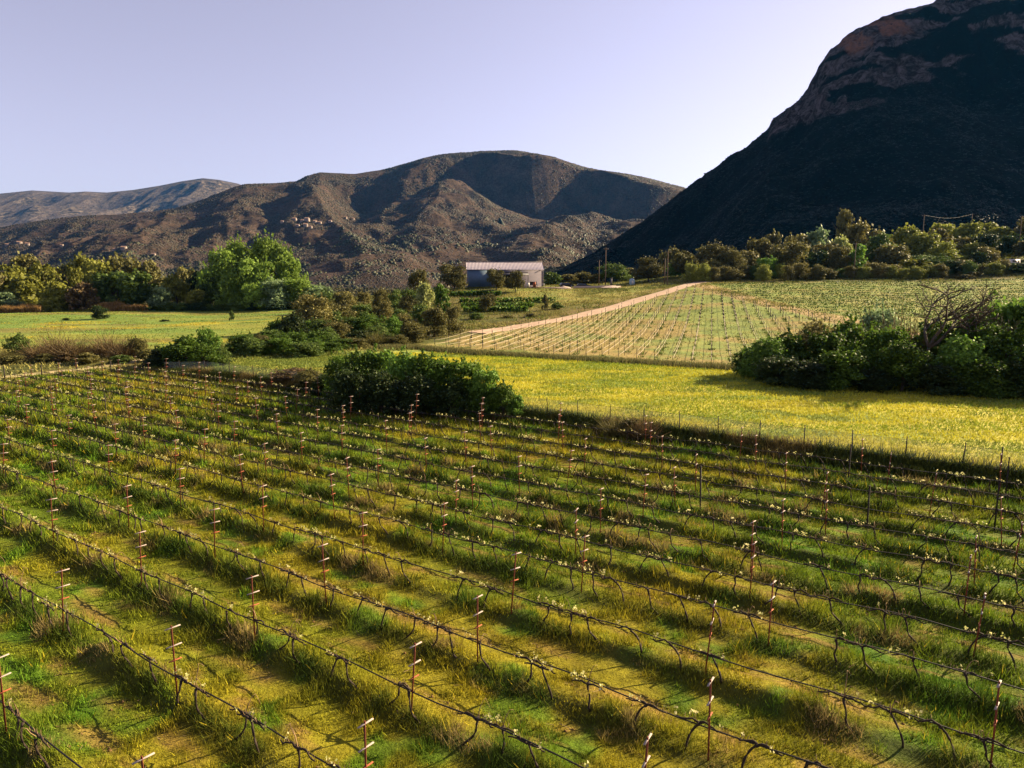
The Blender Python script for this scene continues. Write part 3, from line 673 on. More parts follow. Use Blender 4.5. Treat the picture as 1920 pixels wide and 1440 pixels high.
# ------------------------------------------------------------------ trees and shrubs
LEFT = [(-25, 222, 500, 70, 'olive', 'round'), (14, 232, 493, 70, 'yellow', 'round'), (52, 240, 476, 78, 'olive', 'round'), (84, 226, 490, 66, 'yellow', 'round'), (112, 236, 497, 60, 'olive', 'round'), (44, 220, 512, 84, 'yellow', 'bush'),
        (146, 240, 474, 72, 'yellow', 'round'), (140, 218, 500, 46, 'yellow', 'tall'), (153, 208, 527, 62, 'brown', 'bush'), (108, 210, 522, 70, 'yellow', 'bush'), (184, 236, 485, 70, 'yellow', 'round'), (214, 242, 475, 70, 'olive', 'round'), (243, 236, 486, 64, 'olive', 'round'),
        (276, 232, 488, 62, 'olive', 'round'), (214, 214, 508, 86, 'green', 'round'), (262, 212, 512, 84, 'green', 'round'), (305, 222, 515, 60, 'olive', 'bush'), (330, 210, 514, 58, 'yellow', 'round'), (346, 232, 500, 54, 'olive', 'round'),
        (374, 222, 505, 60, 'dark', 'round'), (300, 206, 535, 50, 'silver', 'bush'), (392, 212, 515, 60, 'green', 'bush'), (365, 206, 540, 44, 'yellow', 'bush'), (8, 206, 545, 60, 'silver', 'bush'), (88, 206, 556, 50, 'yellow', 'bush'), (600, 232, 532, 60, 'silver', 'bush'), (640, 240, 545, 50, 'tan', 'bush')]
grove(LEFT, 'in the line behind the meadow', 'trees behind the left meadow')
POP = [(414, 216, 468, 88, 'poplar', 'richround'), (456, 224, 455, 84, 'poplar', 'richround'), (512, 222, 447, 92, 'poplar', 'richround'), (484, 210, 485, 80, 'poplar', 'richround'), (440, 208, 508, 76, 'poplar', 'rich'), (545, 216, 482, 70, 'poplar', 'rich'), (556, 207, 520, 80, 'poplar', 'rich'), (516, 205, 522, 80, 'silver', 'rich'), (586, 207, 536, 70, 'silver', 'rich'), (476, 203, 530, 60, 'poplar', 'rich')]
grove(POP, 'in the tall poplar clump', 'poplars behind the left meadow', 'poplar_tree', 'poplar')
r = random.Random(3)
und = []
for i in range(24):
    px = 270 + i * 13.5; und.append((px, 200.5 + r.random() * 3, 565 + r.random() * 6, 26, r.choice(['dark', 'green', 'dark', 'green']), 'bush'))
grove(und, 'in the far meadow hedge', 'hedge shrubs along the far meadow edge', 'shrub', 'shrub')
FIELD = [(182, 168, 572, 34, 'dark', 'rich', 'dark rounded bush standing alone in the left meadow', 'bush'), (431, 158, 582, 11, 'green', 'tall', 'small thin sapling standing in the left meadow', 'sapling'),
         (118, 166, 596, 14, 'dark', 'bush', 'tiny low bush left of the lone meadow bush', 'bush'), (304, 161, 600, 22, 'dark', 'bush', 'low flat bush in the middle of the left meadow', 'bush')]
for px, d, top, wpx, mat, shp, lab, cat in FIELD:
    o, _ = plant(px, d, top, wpx, mat, shp, cat, cat); o['label'] = lab
BROWN = [(22, 90, 626, 52, 'green', 'rich'), (2, 88, 655, 60, 'tan', 'twig'), (62, 88, 640, 56, 'brown', 'twig'), (95, 91, 624, 66, 'brown', 'twig'), (128, 88, 632, 60, 'brown', 'twig'), (160, 92, 640, 50, 'tan', 'twig'), (192, 91, 622, 64, 'brown', 'twig'),
         (222, 89, 634, 50, 'brown', 'twig'), (246, 90, 632, 44, 'olive', 'rich'), (70, 86, 662, 44, 'olive', 'bush'), (10, 85, 665, 46, 'olive', 'bush'), (150, 85, 660, 50, 'tan', 'bush'), (215, 85, 664, 46, 'green', 'bush'), (110, 86, 660, 40, 'brown', 'bush'), (262, 86, 655, 30, 'olive', 'bush')]
grove(BROWN, 'in the brown path-side thicket', 'shrubs of the brown thicket', 'shrub', 'shrub')
DK = [(300, 83, 662, 74, 'dark', 'rich'), (340, 81, 642, 92, 'hedge', 'rich'), (384, 84, 618, 50, 'bright', 'rich'), (375, 80, 655, 60, 'hedge', 'rich'), (282, 81, 675, 44, 'dark', 'rich'), (404, 82, 662, 44, 'green', 'rich'),
      (447, 94, 632, 62, 'hedge', 'rich'), (486, 95, 640, 46, 'olive', 'rich'), (505, 98, 634, 50, 'hedge', 'rich'), (542, 97, 634, 66, 'olive', 'rich'), (585, 97, 640, 56, 'tan', 'rich'), (620, 98, 645, 40, 'olive', 'rich'), (470, 92, 640, 60, 'green', 'rich'), (520, 93, 642, 60, 'hedge', 'rich'), (565, 92, 646, 70, 'green', 'rich'), (500, 108, 622, 50, 'green', 'rich'), (598, 102, 632, 60, 'hedge', 'rich'),
      (545, 112, 594, 62, 'dark', 'rich'), (516, 114, 612, 50, 'hedge', 'rich'), (575, 118, 612, 44, 'olive', 'bush')]
DK = [(a, b, c_ - r.uniform(4, 14), d_ * 1.12, ('hedge' if m_ in ('olive', 'tan') and r.random() < 0.6 else m_), sh) for a, b, c_, d_, m_, sh in DK]
grove(DK, 'behind the far vineyard corner', 'bushes behind the vineyard corner', 'bush', 'bush')
MIDB = [(600, 116, 600, 56, 'green', 'rich'), (628, 112, 606, 60, 'olive', 'rich'), (655, 122, 596, 50, 'green', 'rich'), (705, 112, 612, 56, 'green', 'rich'), (775, 112, 606, 60, 'olive', 'rich'), (748, 128, 582, 50, 'green', 'rich'),
        (640, 136, 578, 60, 'olive', 'rich'), (676, 142, 572, 50, 'green', 'rich'), (762, 150, 556, 44, 'olive', 'rich'), (792, 132, 575, 50, 'green', 'rich'), (606, 145, 566, 50, 'olive', 'rich'), (575, 108, 626, 60, 'hedge', 'rich'), (530, 106, 630, 60, 'green', 'rich'), (660, 104, 636, 60, 'olive', 'rich'),
        (586, 124, 556, 76, 'tan', 'richround'), (566, 128, 575, 50, 'olive', 'bush'), (618, 126, 585, 50, 'green', 'rich'), (640, 118, 612, 54, 'olive', 'rich'), (655, 150, 560, 54, 'tan', 'bush'), (690, 118, 592, 64, 'hedge', 'rich'), (668, 108, 622, 50, 'dark', 'rich'), (736, 116, 592, 36, 'bright', 'rich'), (722, 138, 566, 32, 'tan', 'rich'),
        (760, 118, 590, 46, 'brown', 'bush'), (812, 120, 579, 56, 'olive', 'rich'), (850, 124, 574, 40, 'olive', 'rich'), (797, 152, 533, 44, 'pale', 'tall'), (826, 160, 534, 36, 'bright', 'tall'), (716, 175, 544, 34, 'olive', 'bush'), (740, 168, 548, 28, 'brown', 'bush'), (680, 170, 552, 34, 'tan', 'bush'),
        (785, 205, 508, 38, 'olive', 'richround'), (850, 204, 498, 54, 'olive', 'richround'), (765, 190, 545, 40, 'green', 'bush'), (913, 163, 553, 34, 'olive', 'richround'), (700, 150, 575, 40, 'olive', 'bush'), (780, 140, 580, 40, 'tan', 'bush'), (640, 170, 550, 50, 'olive', 'bush'), (612, 180, 548, 44, 'green', 'bush'),
        (700, 108, 620, 50, 'brown', 'twig'), (745, 108, 628, 44, 'olive', 'bush'), (610, 108, 618, 50, 'green', 'bush'), (640, 102, 640, 44, 'hedge', 'rich'), (893, 150, 590, 30, 'green', 'bush'), (950, 152, 592, 26, 'tan', 'bush'), (995, 152, 590, 24, 'olive', 'bush')]
MIDB = [(a, b, c_ - r.uniform(0, 6), d_ * 1.1, (r.choice(['green', 'olive', 'tan']) if m_ == 'brown' else m_), 'rich' if sh == 'bush' else sh) for a, b, c_, d_, m_, sh in MIDB]
grove(MIDB, 'in the growth below the barn', 'bushes and trees below the barn', 'tree', 'tree')
HEDGE = [(632, 60, 664, 70, 'hedge', 'rich'), (665, 57, 655, 92, 'hedge', 'rich'), (705, 58, 652, 96, 'hedge', 'rich'), (748, 56, 656, 96, 'bright', 'rich'), (790, 56, 660, 96, 'hedge', 'rich'), (832, 54, 668, 96, 'hedge', 'rich'), (872, 53, 674, 90, 'hedge', 'rich'), (912, 52, 690, 80, 'bright', 'rich'), (944, 51, 716, 66, 'hedge', 'rich'),
         (650, 54, 690, 90, 'dark', 'rich'), (715, 53, 694, 100, 'dark', 'rich'), (780, 52.5, 700, 100, 'dark', 'rich'), (850, 52, 710, 90, 'dark', 'rich'), (905, 51.5, 730, 70, 'hedge', 'rich'), (968, 50.5, 738, 36, 'bright', 'bush')]
grove(HEDGE, 'in the big hedge by the meadow', 'bushes of the big central hedge', 'bush', 'bush')
for px, d, top, wpx, mat in [(540, 66, 690, 80, 'brown'), (575, 63, 695, 70, 'olive'), (600, 62, 704, 50, 'dark'), (1165, 44.5, 778, 70, 'tan'), (1212, 43.8, 772, 66, 'brown'), (1190, 44.2, 782, 60, 'olive'), (1385, 42, 815, 30, 'tan')]:
    pass
grove([(540, 67, 690, 84, 'brown', 'rich'), (575, 64, 692, 70, 'olive', 'rich'), (602, 62, 702, 60, 'dark', 'rich'), (1165, 45, 778, 66, 'tan', 'twig'), (1210, 44.3, 770, 72, 'brown', 'twig'), (1190, 44.8, 782, 60, 'olive', 'bush')], 'along the vineyard fence bank', 'weedy bushes along the fence', 'bush', 'bush')
BIG = [(1412, 70, 652, 70, 'hedge', 'rich'), (1440, 67, 632, 96, 'bright', 'rich'), (1485, 69, 620, 96, 'hedge', 'rich'), (1535, 70, 600, 110, 'tan', 'rich'), (1470, 63, 668, 110, 'dark', 'rich'), (1560, 66, 618, 100, 'hedge', 'rich'), (1605, 68, 596, 110, 'hedge', 'rich'), (1530, 61, 675, 110, 'dark', 'rich'),
       (1655, 70, 572, 90, 'silver', 'rich'), (1665, 63, 610, 120, 'hedge', 'rich'), (1722, 65, 588, 110, 'brown', 'twig'), (1770, 64, 598, 120, 'hedge', 'rich'), (1830, 63, 580, 130, 'hedge', 'rich'), (1890, 64, 556, 130, 'bright', 'rich'), (1950, 62, 560, 130, 'hedge', 'rich'),
       (1590, 60.5, 652, 110, 'hedge', 'rich'), (1650, 59.5, 690, 90, 'dark', 'rich'), (1705, 59, 640, 120, 'hedge', 'richround'), (1765, 57.5, 682, 110, 'dark', 'rich'), (1812, 59, 628, 120, 'bright', 'rich'), (1862, 56.5, 670, 110, 'hedge', 'rich'), (1900, 59, 610, 130, 'hedge', 'richround'), (1945, 56, 672, 110, 'dark', 'rich'), (1690, 66, 590, 80, 'brown', 'twig'), (1985, 56, 640, 140, 'hedge', 'rich')]
grove(BIG, 'in the right-hand thicket', 'bushes of the right-hand thicket', 'bush', 'bush')
r = random.Random(11)
BR = [(1296 + i * 20 + r.uniform(-6, 6), 213 + r.uniform(-2, 5), 503 - r.uniform(0, 12) - 6 * (i > 22), r.uniform(26, 46), r.choice(['tan', 'brush', 'olive', 'green', 'brush', 'tan']), 'rich') for i in range(31)]
grove(BR, 'in the low brush along the belt', 'low brush below the tree belt', 'shrub', 'shrub')
RIGHT = [(1062, 236, 508, 44, 'tan', 'bush'), (1035, 232, 502, 34, 'green', 'bush'), (1090, 240, 505, 40, 'olive', 'bush'), (1118, 238, 508, 30, 'brown', 'bush'), (1150, 236, 486, 54, 'green', 'richround'), (1178, 242, 492, 34, 'tan', 'bush'), (1216, 222, 476, 50, 'olive', 'richround'), (1252, 250, 455, 44, 'olive', 'round'), (1268, 236, 480, 34, 'bright', 'bush'),
         (1286, 232, 468, 44, 'olive', 'round'), (1312, 238, 462, 44, 'dark', 'round'), (1346, 228, 452, 56, 'olive', 'richround'), (1372, 224, 466, 52, 'olive', 'richround'), (1330, 222, 480, 50, 'olive', 'bush'), (1398, 232, 466, 44, 'tan', 'round'), (1420, 246, 440, 48, 'olive', 'round'), (1402, 220, 492, 34, 'tan', 'bush'), (1437, 219, 479, 46, 'bright', 'rich'),
         (1450, 252, 434, 42, 'olive', 'round'), (1478, 226, 450, 70, 'dark', 'richround'), (1492, 250, 436, 52, 'olive', 'round'), (1536, 250, 424, 58, 'silver', 'round'), (1522, 228, 462, 60, 'dark', 'round'), (1548, 236, 448, 56, 'tan', 'round'), (1512, 220, 498, 50, 'tan', 'bush'), (1576, 262, 389, 52, 'olive', 'pine'), (1568, 240, 432, 40, 'pale', 'round'),
         (1575, 224, 458, 54, 'olive', 'richround'), (1610, 258, 415, 60, 'dark', 'round'), (1640, 250, 424, 52, 'dark', 'round'), (1603, 222, 448, 36, 'bright', 'tall'), (1652, 240, 436, 54, 'green', 'round'), (1668, 232, 452, 56, 'dark', 'round'), (1640, 222, 492, 56, 'olive', 'bush'), (1672, 219, 490, 44, 'tan', 'bush'), (1696, 262, 420, 54, 'brush', 'round'), (1690, 232, 462, 50, 'olive', 'round'),
         (1726, 250, 432, 54, 'brush', 'round'), (1740, 260, 418, 50, 'olive', 'round'), (1712, 224, 474, 60, 'yellow', 'bush'), (1742, 226, 470, 66, 'green', 'richround'), (1792, 248, 436, 60, 'tan', 'round'), (1764, 236, 446, 60, 'brush', 'bush'), (1776, 218, 482, 56, 'dark', 'richround'), (1818, 240, 446, 50, 'brush', 'bush'), (1834, 244, 433, 62, 'dark', 'richround'), (1846, 232, 458, 50, 'brown', 'bush'),
         (1800, 222, 478, 50, 'olive', 'bush'), (1828, 224, 468, 40, 'dark', 'bush'), (1872, 262, 418, 60, 'brush', 'bush'), (1898, 246, 436, 46, 'dark', 'round'), (1912, 262, 404, 46, 'olive', 'round'), (1900, 214, 484, 60, 'dark', 'bush'), (1935, 236, 440, 60, 'olive', 'round'), (1760, 268, 410, 60, 'brush', 'bush'), (1808, 268, 410, 60, 'brush', 'bush'), (1845, 272, 408, 60, 'brush', 'bush'), (1480, 240, 470, 50, 'brush', 'bush'), (1455, 222, 505, 40, 'olive', 'bush'),
         (1345, 218, 500, 40, 'tan', 'bush'), (1560, 219, 504, 40, 'tan', 'bush'), (1590, 218, 507, 36, 'olive', 'bush'), (1610, 218, 505, 36, 'brown', 'bush'), (1820, 212, 500, 34, 'brown', 'bush'), (1802, 210, 510, 40, 'brown', 'bush')]
RIGHT = [(a, b, c_ + (0 if sh == 'pine' else r.uniform(2, 9)), d_ * (1.0 if sh == 'pine' else 1.22), (r.choice(['olive', 'tan', 'dark']) if m_ == 'dark' else ('tan' if m_ == 'brown' else m_)), sh) for a, b, c_, d_, m_, sh in RIGHT]
grove(RIGHT, 'in the belt below the dark mountain', 'trees at the foot of the mountain')
for px, d, top, wpx, side, nth in [(930, 204, 504, 40, 'left', 'darker'), (966, 200, 508, 42, 'right', 'smaller')]:
    o, _ = plant(px, d, top, wpx, 'olive', 'richround', 'olive_tree', 'olive tree'); o['label'] = f'{nth} olive tree in front of the white barn porch, {side} one of the pair'; o['group'] = 'olive trees in front of the barn'
for px, d, top, wpx, mat, lab in [(1022, 164, 552, 14, 'olive', 'slim young tree alone on the lawn left of the dirt road'), (1045, 166, 566, 26, 'green', 'low spreading shrub beside the slim young lawn tree')]:
    o, _ = plant(px, d, top, wpx, mat, 'tall' if wpx < 20 else 'bush', 'shrub', 'shrub'); o['label'] = lab
# leafless trees standing up out of the right-hand thicket
def bare_tree(px, d, top, wpx, seed, lab):
    a, _ = ray(px, 530); x = a * d; z = H1(x, d); h = HC + ray(px, top)[1] * d - z; W_ = wpx / F * d
    rr = np.random.default_rng(seed); b = MB(); tw = MB()
    def grow(p, dr, ln, rad, lv):
        P = [p]; q = p.copy()
        for i in range(3):
            q = q + dr * ln / 3; dr = dr + rr.normal(size=3) * 0.16; dr /= np.linalg.norm(dr); P.append(q.copy())
        (b if lv < 2 else tw).tube(P, np.linspace(rad, rad * 0.62, 4), 6 if lv < 2 else 4)
        if lv < 5:
            for i in range(2 if lv else 3):
                nd = dr + rr.normal(size=3) * np.array([0.65, 0.65, 0.3]); nd[2] = abs(nd[2]) * 0.7 + 0.15; nd /= np.linalg.norm(nd); grow(P[-1], nd, ln * 0.74, rad * 0.7, lv + 1)
            if lv > 0:
                nd = dr + rr.normal(size=3) * 0.7; nd /= np.linalg.norm(nd); grow(P[2], nd, ln * 0.62, rad * 0.55, lv + 1)
    grow(np.zeros(3), np.array([0.1, 0, 1.0]), h * 0.30, 0.17, 0)
    o = empty('bare_tree', (x, d, z)); child(b.build('trunk', M['trunk']), o); child(tw.build('branches', M['trunk']), o)
    zz = np.vstack(tw.v); k = h / zz[:, 2].max(); kw = W_ / (np.ptp(zz[:, 0])); o.scale = (kw, kw, k)
    tag(o, lab, 'tree', 'leafless trees in the right-hand thicket')
bare_tree(1745, 60.5, 524, 170, 5, 'tall leafless tree with twisting dark limbs rising from the right thicket')
bare_tree(1838, 61.5, 530, 110, 9, 'thinner leafless tree right of the twisting one in the thicket')
# reeds and tall grass at the edges, small enough to be stuff
def tufts(name, x, y, h, wdt, colf, label, cat, lean=0.35, zoff=0.0, r=rng, mat=None, zadd=None, var=1.1):
    """upright blades standing on the ground: one triangle each"""
    n = len(x); z = H(x, y) + zoff + (0 if zadd is None else zadd)
    a = r.random(n) * 6.283; wv = np.stack([np.cos(a), np.sin(a), 0 * a], 1) * (wdt * (0.6 + 0.8 * r.random(n)))[:, None] * 0.5
    hh = h * (0.55 + 0.8 * r.random(n)); ln = r.normal(size=(n, 2)) * (lean * hh)[:, None]
    P = np.stack([x, y, z - 0.02], 1); tip = P + np.stack([ln[:, 0], ln[:, 1], hh], 1)
    V = np.stack([P - wv, P + wv, tip], 1).reshape(-1, 3); col = colf(x, y)
    col = col * (1 - var / 2 + var * r.random((n, 1))); cc = np.repeat(col, 3, 0)
    o = mk(name, V, [np.arange(3 * n).reshape(-1, 3)], mat or M['grass'], col=np.clip(cc, 0, 0.9))
    return tag(o, label, cat, kind='stuff')
def area(n, xr, yr, ok, r=rng, p=None):
    x = xr[0] + (xr[1] - xr[0]) * r.random(n); y = yr[0] + (yr[1] - yr[0]) * r.random(n)
    if p is not None: k = r.random(n) < p(x, y); x, y = x[k], y[k]
    k = ok(x, y); return x[k], y[k]
# 1. vineyard grass
def vine_ok(x, y):
    u, v = uv(x, y); return (v < 40.6) & (v > 0.5) & (u < umax(v) + 3) & (x > -0.75 * y - 4) & (x < 0.75 * y + 9) & (y > 10)
def lod(x, y): return np.clip((12.5 / np.hypot(x, y)) ** 1.35, 0, 1)
x, y = area(6500000, (-62, 62), (10, 84), vine_ok, p=lod)
u, v = uv(x, y); c, s, dist, n1, n2 = grass_col(x, y, u, v)
keep = rng.random(len(x)) > s * 0.88; x, y, u, v, c, s, dist = [q[keep] for q in (x, y, u, v, c, s, dist)]
clump = smooth(0.60, 0.70, fbm(x / 0.8, y / 0.8, 3, 58)) * (rng.random(len(x)) < 0.9)
dd = np.hypot(x, y); L = np.clip(dd / 12.5, 1, 5)
tall = np.exp(-((dist + 0.02) / 0.30) ** 2) * smooth(0.32, 0.62, fbm(u / 1.3, np.round(v / 2.6) * 3.7, 4, 44))
h = (0.05 + 0.16 * smooth(0.52, 0.72, fbm(x / 0.7, y / 0.7, 3, 49)) + 0.26 * tall + 0.09 * clump + 0.05 * np.exp(-((dist - 0.45) / 0.3) ** 2)) * L ** 0.25
wd = 0.016 * L
zadd = rowprof(u, v)
dry = smooth(0.63, 0.72, fbm(u / 1.3, v / 1.0, 3, 47)) * (np.abs(dist + 0.05) < 0.6)
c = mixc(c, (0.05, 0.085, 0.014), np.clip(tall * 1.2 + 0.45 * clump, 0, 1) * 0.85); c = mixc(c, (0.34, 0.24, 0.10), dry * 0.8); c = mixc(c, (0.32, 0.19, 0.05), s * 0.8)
fl = (rng.random(len(x)) < 0.02 + 0.05 * smooth(0.5, 0.7, fbm(x / 5, y / 5, 3, 48))); c[fl] = (0.55, 0.42, 0.03)
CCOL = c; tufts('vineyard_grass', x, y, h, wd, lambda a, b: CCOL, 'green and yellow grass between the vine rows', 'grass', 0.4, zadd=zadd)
# clods, fallen prunings and dry stalks on the open strips
n_ = 9000; x, y = area(n_ * 6, (-30, 36), (11, 44), vine_ok, p=lod); u, v = uv(x, y); c_, s_, ds, _, _ = grass_col(x, y, u, v); k = (s_ > 0.25) | (rng.random(len(x)) < 0.05); x, y, u, v = [q[k][:n_] for q in (x, y, u, v)]
z = H(x, y) + rowprof(u, v) + 0.02; m_ = len(x); a = rng.random(m_) * 6.283; ln = 0.04 + 0.30 * rng.random(m_) ** 3; d_ = np.stack([np.cos(a) * ln, np.sin(a) * ln, rng.random(m_) * 0.03], 1); sd_ = np.stack([-np.sin(a), np.cos(a), 0 * a], 1) * 0.008; P = np.stack([x, y, z], 1)
V = np.stack([P - sd_, P + sd_, P + d_ + sd_ * 0.5, P + d_ - sd_ * 0.5 + [0, 0, 0.006]], 1).reshape(-1, 3); g_ = mixc((0.12, 0.07, 0.04), (0.5, 0.36, 0.2), rng.random(m_))
tag(mk('prunings', V, [np.arange(4 * m_).reshape(-1, 4)], M['grass'], col=np.repeat(g_, 4, 0)), 'dry prunings and stalks lying between the near vine rows', 'prunings', kind='stuff')
ft = np.array([(0, 1, 3), (1, 4, 3), (1, 2, 4), (2, 5, 4), (2, 0, 5), (0, 3, 5), (3, 4, 6), (4, 5, 6), (5, 3, 6)]); base = np.array([(1, 0, 0), (-.5, .87, 0), (-.5, -.87, 0), (.5, .5, .75), (-.6, .3, .85), (.1, -.6, .8), (0, 0, 1.05)])
j = rng.random(m_) < 0.5; P = P[j]; sz = 0.012 + 0.035 * rng.random(len(P)) ** 2; V = base[None] * (0.6 + 0.8 * rng.random((len(P), 7, 1))) * sz[:, None, None] + P[:, None] - [0, 0, 0.02]
tag(mk('soil_clods', V.reshape(-1, 3), [((np.arange(len(P)) * 7)[:, None, None] + ft[None]).reshape(-1, 3)], M['grass'], col=np.tile((0.26, 0.15, 0.07), (len(P) * 7, 1))), 'small brown clods on the bare strips between the rows', 'clods', kind='stuff')
# 2. flower meadow
def mead_ok(x, y):
    u, v = uv(x, y); return (v > 41.7) & (y < low_y(x) + 1.5) & (np.abs(x) < 0.76 * y + 10) & (x > -42)
x, y = area(900000, (-42, 80), (20, 96), mead_ok, p=lambda x, y: np.clip((38 / np.hypot(x, y)) ** 1.3, 0, 1))
n4 = fbm(x / 5, y / 2.2, 4, 24); n5 = fbm(x / 18, y / 9, 3, 29)
c = mixc((0.28, 0.36, 0.04), (0.56, 0.53, 0.05), smooth(0.35, 0.55, n4)); yl = rng.random(len(x)) < 0.30 + 0.45 * smooth(0.40, 0.64, 0.6 * n5 + 0.4 * n4); c[yl] = c[yl] * 0.55 + 0.45 * np.array((0.86, 0.72, 0.06))
c = mixc(c, (0.20, 0.26, 0.05), (smooth(0.64, 0.72, fbm(x / 3, y / 1.6, 3, 33))) * 0.8)
c = mixc(c, (0.17, 0.22, 0.05), (1 - smooth(-8, -2, x + (y - 50) * 0.3)) * 0.9)
L = np.clip(np.hypot(x, y) / 38, 1, 3); MC = c
tufts('flower_meadow', x, y, 0.16 * L ** 0.3, 0.055 * L, lambda a, b: MC, 'yellow wildflower meadow beyond the fence', 'meadow', 0.5, var=0.45)
# 3. weedy bank below the fence, rough edges
def line_pts(n, u0, u1, v0, sp, r=rng):
    u = u0 + (u1 - u0) * r.random(n); v = v0 + sp * r.normal(size=n); return xy(u, v)
x, y = line_pts(70000, -22, 79, 41.2, 0.38); k = np.abs(x) < 0.76 * y + 9; x, y = x[k], y[k]
tufts('bank_weeds', x, y, 0.5, 0.05, lambda a, b: mixc((0.07, 0.09, 0.02), (0.2, 0.15, 0.05), smooth(0.45, 0.6, fbm(a / 2, b / 2, 3, 51))), 'rough weeds on the bank along the fence', 'weeds', 0.35)
t = rng.random(45000); lx = -20 + 95 * t; ly = low_y(lx) + 1.2 + rng.normal(size=len(t)) * 0.8
tufts('field_edge_grass', lx, ly, 0.55, 0.09, lambda a, b: mixc((0.13, 0.15, 0.05), (0.26, 0.22, 0.09), rng.random(len(a))), 'tall grey-green grass along the far edge of the yellow meadow', 'grass', 0.25)
# 4. far meadow, lawn and field texture
def far_ok(x, y):
    u, v = uv(x, y); return ((v > 42) & (y > low_y(x) - 1) | (u > umax(v) + 2)) & (np.abs(x) < 0.78 * y + 3) & (road_dist(x, y) > 2.4)
x, y = area(800000, (-190, 190), (70, 250), far_ok, p=lambda x, y: 0.25 + 0.75 * smooth(0.5, 0.62, fbm(x / 5, y / 5, 3, 53)))
PXf = pxof(x, y)
inl = (x < -44) & (y > 100) & (y < 204); sr = side_of_road(x, y); in2 = (sr > 2) & (sdE(x, y) < -3) & (y > low_y(x) + 1.5)
in3_ = (sdE(x, y) > 3) & (y < 203) & (y > 100) & (x > 30)
keep = np.where(in3_, rng.random(len(x)) < 0.12, np.where(inl, rng.random(len(x)) < 0.35, np.where(in2, rng.random(len(x)) < 0.28, rng.random(len(x)) < 0.8))); x, y, inl, in2 = x[keep], y[keep], inl[keep], in2[keep]
n6 = fbm(x / 14, y / 5, 3, 55); c = mixc((0.16, 0.18, 0.045), (0.30, 0.27, 0.08), smooth(0.4, 0.62, n6))
c = np.where(inl[:, None], mixc((0.16, 0.25, 0.05), (0.30, 0.30, 0.05), smooth(0.45, 0.7, n6)), c)
c = np.where(in2[:, None], mixc((0.23, 0.28, 0.06), (0.36, 0.31, 0.09), smooth(0.45, 0.65, n6)), c)
yl = inl & (fbm(x / 16, y / 7, 4, 27) > 0.60 + 0.12 * (rng.random(len(x)) - 0.5)) & (y < 170); c[yl] = (0.5, 0.38, 0.03)
FC = c; tufts('rough_grass', x, y, np.where(inl | in2, 0.18, 0.38), np.where(inl | in2, 0.16, 0.2), lambda a, b: FC, 'rough grass of the fields and verges', 'grass', 0.5)
# reeds and low ground cover under the far tree line
t = rng.random(30000); px = np.where(t < 0.4, -40 + 120 * rng.random(30000), 185 + 95 * rng.random(30000)); d = 200 + 5 * rng.random(30000); x = (px - 960) / F * d
tufts('reeds', x, d, 0.5 + 2.4 * fbm(x / 6, d / 3, 3, 57), 0.25, lambda a, b: mixc((0.25, 0.14, 0.05), (0.4, 0.25, 0.1), rng.random(len(a))), 'orange-brown reeds at the far edge of the left meadow', 'reeds', 0.15)

# ------------------------------------------------------------------ near vineyard: posts, hoses, vines
RZ = math.atan2(TV[1], TV[0])
def lowest(x, y):
    u, v = uv(np.array([x]), np.array([y])); return H1(x, y) + float(rowprof(u, v)[0])
def make_post():
    o = empty('vineyard_post')
    b = MB().box((0, 0, 0.97), (0.036, 0.010, 2.04)).box((0, 0.012, 0.97), (0.010, 0.026, 2.04)); child(b.build('pole', M['rust']), o)
    for z in (1.93, 1.47): child(MB().box((0, -0.022, z), (0.035, 0.36, 0.02)).box((0.02, -0.022, z - 0.012), (0.008, 0.36, 0.03)).build('crossarm', M['pale']), o)
    child(MB().box((0, -0.022, 1.10), (0.03, 0.3, 0.02)).box((0.02, 0, 1.09), (0.01, 0.1, 0.05)).build('crossarm', M['rustarm']), o)
    return o
post0 = make_post(); used = False
rp = random.Random(21)
PH = {0: 5.4, 1: 3.2, 2: 4.6, 3: 4.6, 4: 5.7, 5: 4.6, 6: 0.2}
posts = []
for k, v in enumerate(ROWV):
    u = PH.get(k - 1, rp.random() * 6) - 12
    while u < umax(v) - 0.5:
        uu_ = u + rp.uniform(-0.25, 0.25); x, y = xy(uu_, v); q = in_frame(x, y, 1.3, 70)
        if q is not None and y > 8: posts.append((k, x, y, q[0]))
        u += 6.0
ROWN = ['bottom-left corner'] + [ordn(i) for i in range(1, 16)]
def rowname(k): return f'{ordn(k + 1)} row from the camera'
byrow = {}
for p in posts: byrow.setdefault(p[0], []).append(p)
for k, L in byrow.items():
    for i, (_, x, y, X_) in enumerate(sorted(L, key=lambda q: q[3])):
        o = copy_tree(post0) if used else post0; used = True
        o.location = (x, y, lowest(x, y) - 0.05); o.rotation_euler = (rp.gauss(0, 0.035), rp.gauss(0, 0.045), RZ + rp.gauss(0, 0.12)); s_ = rp.uniform(0.95, 1.03); o.scale = (1, 1, s_)
        tag(o, f'rusty post with pale crossarms, {ordn(i + 1)} from the left, {rowname(k)}', 'post', 'crossarm posts of the near vineyard')
        if X_ > 1150 and rp.random() < 0.8:
            for ch in KIDS[o.name]: pass
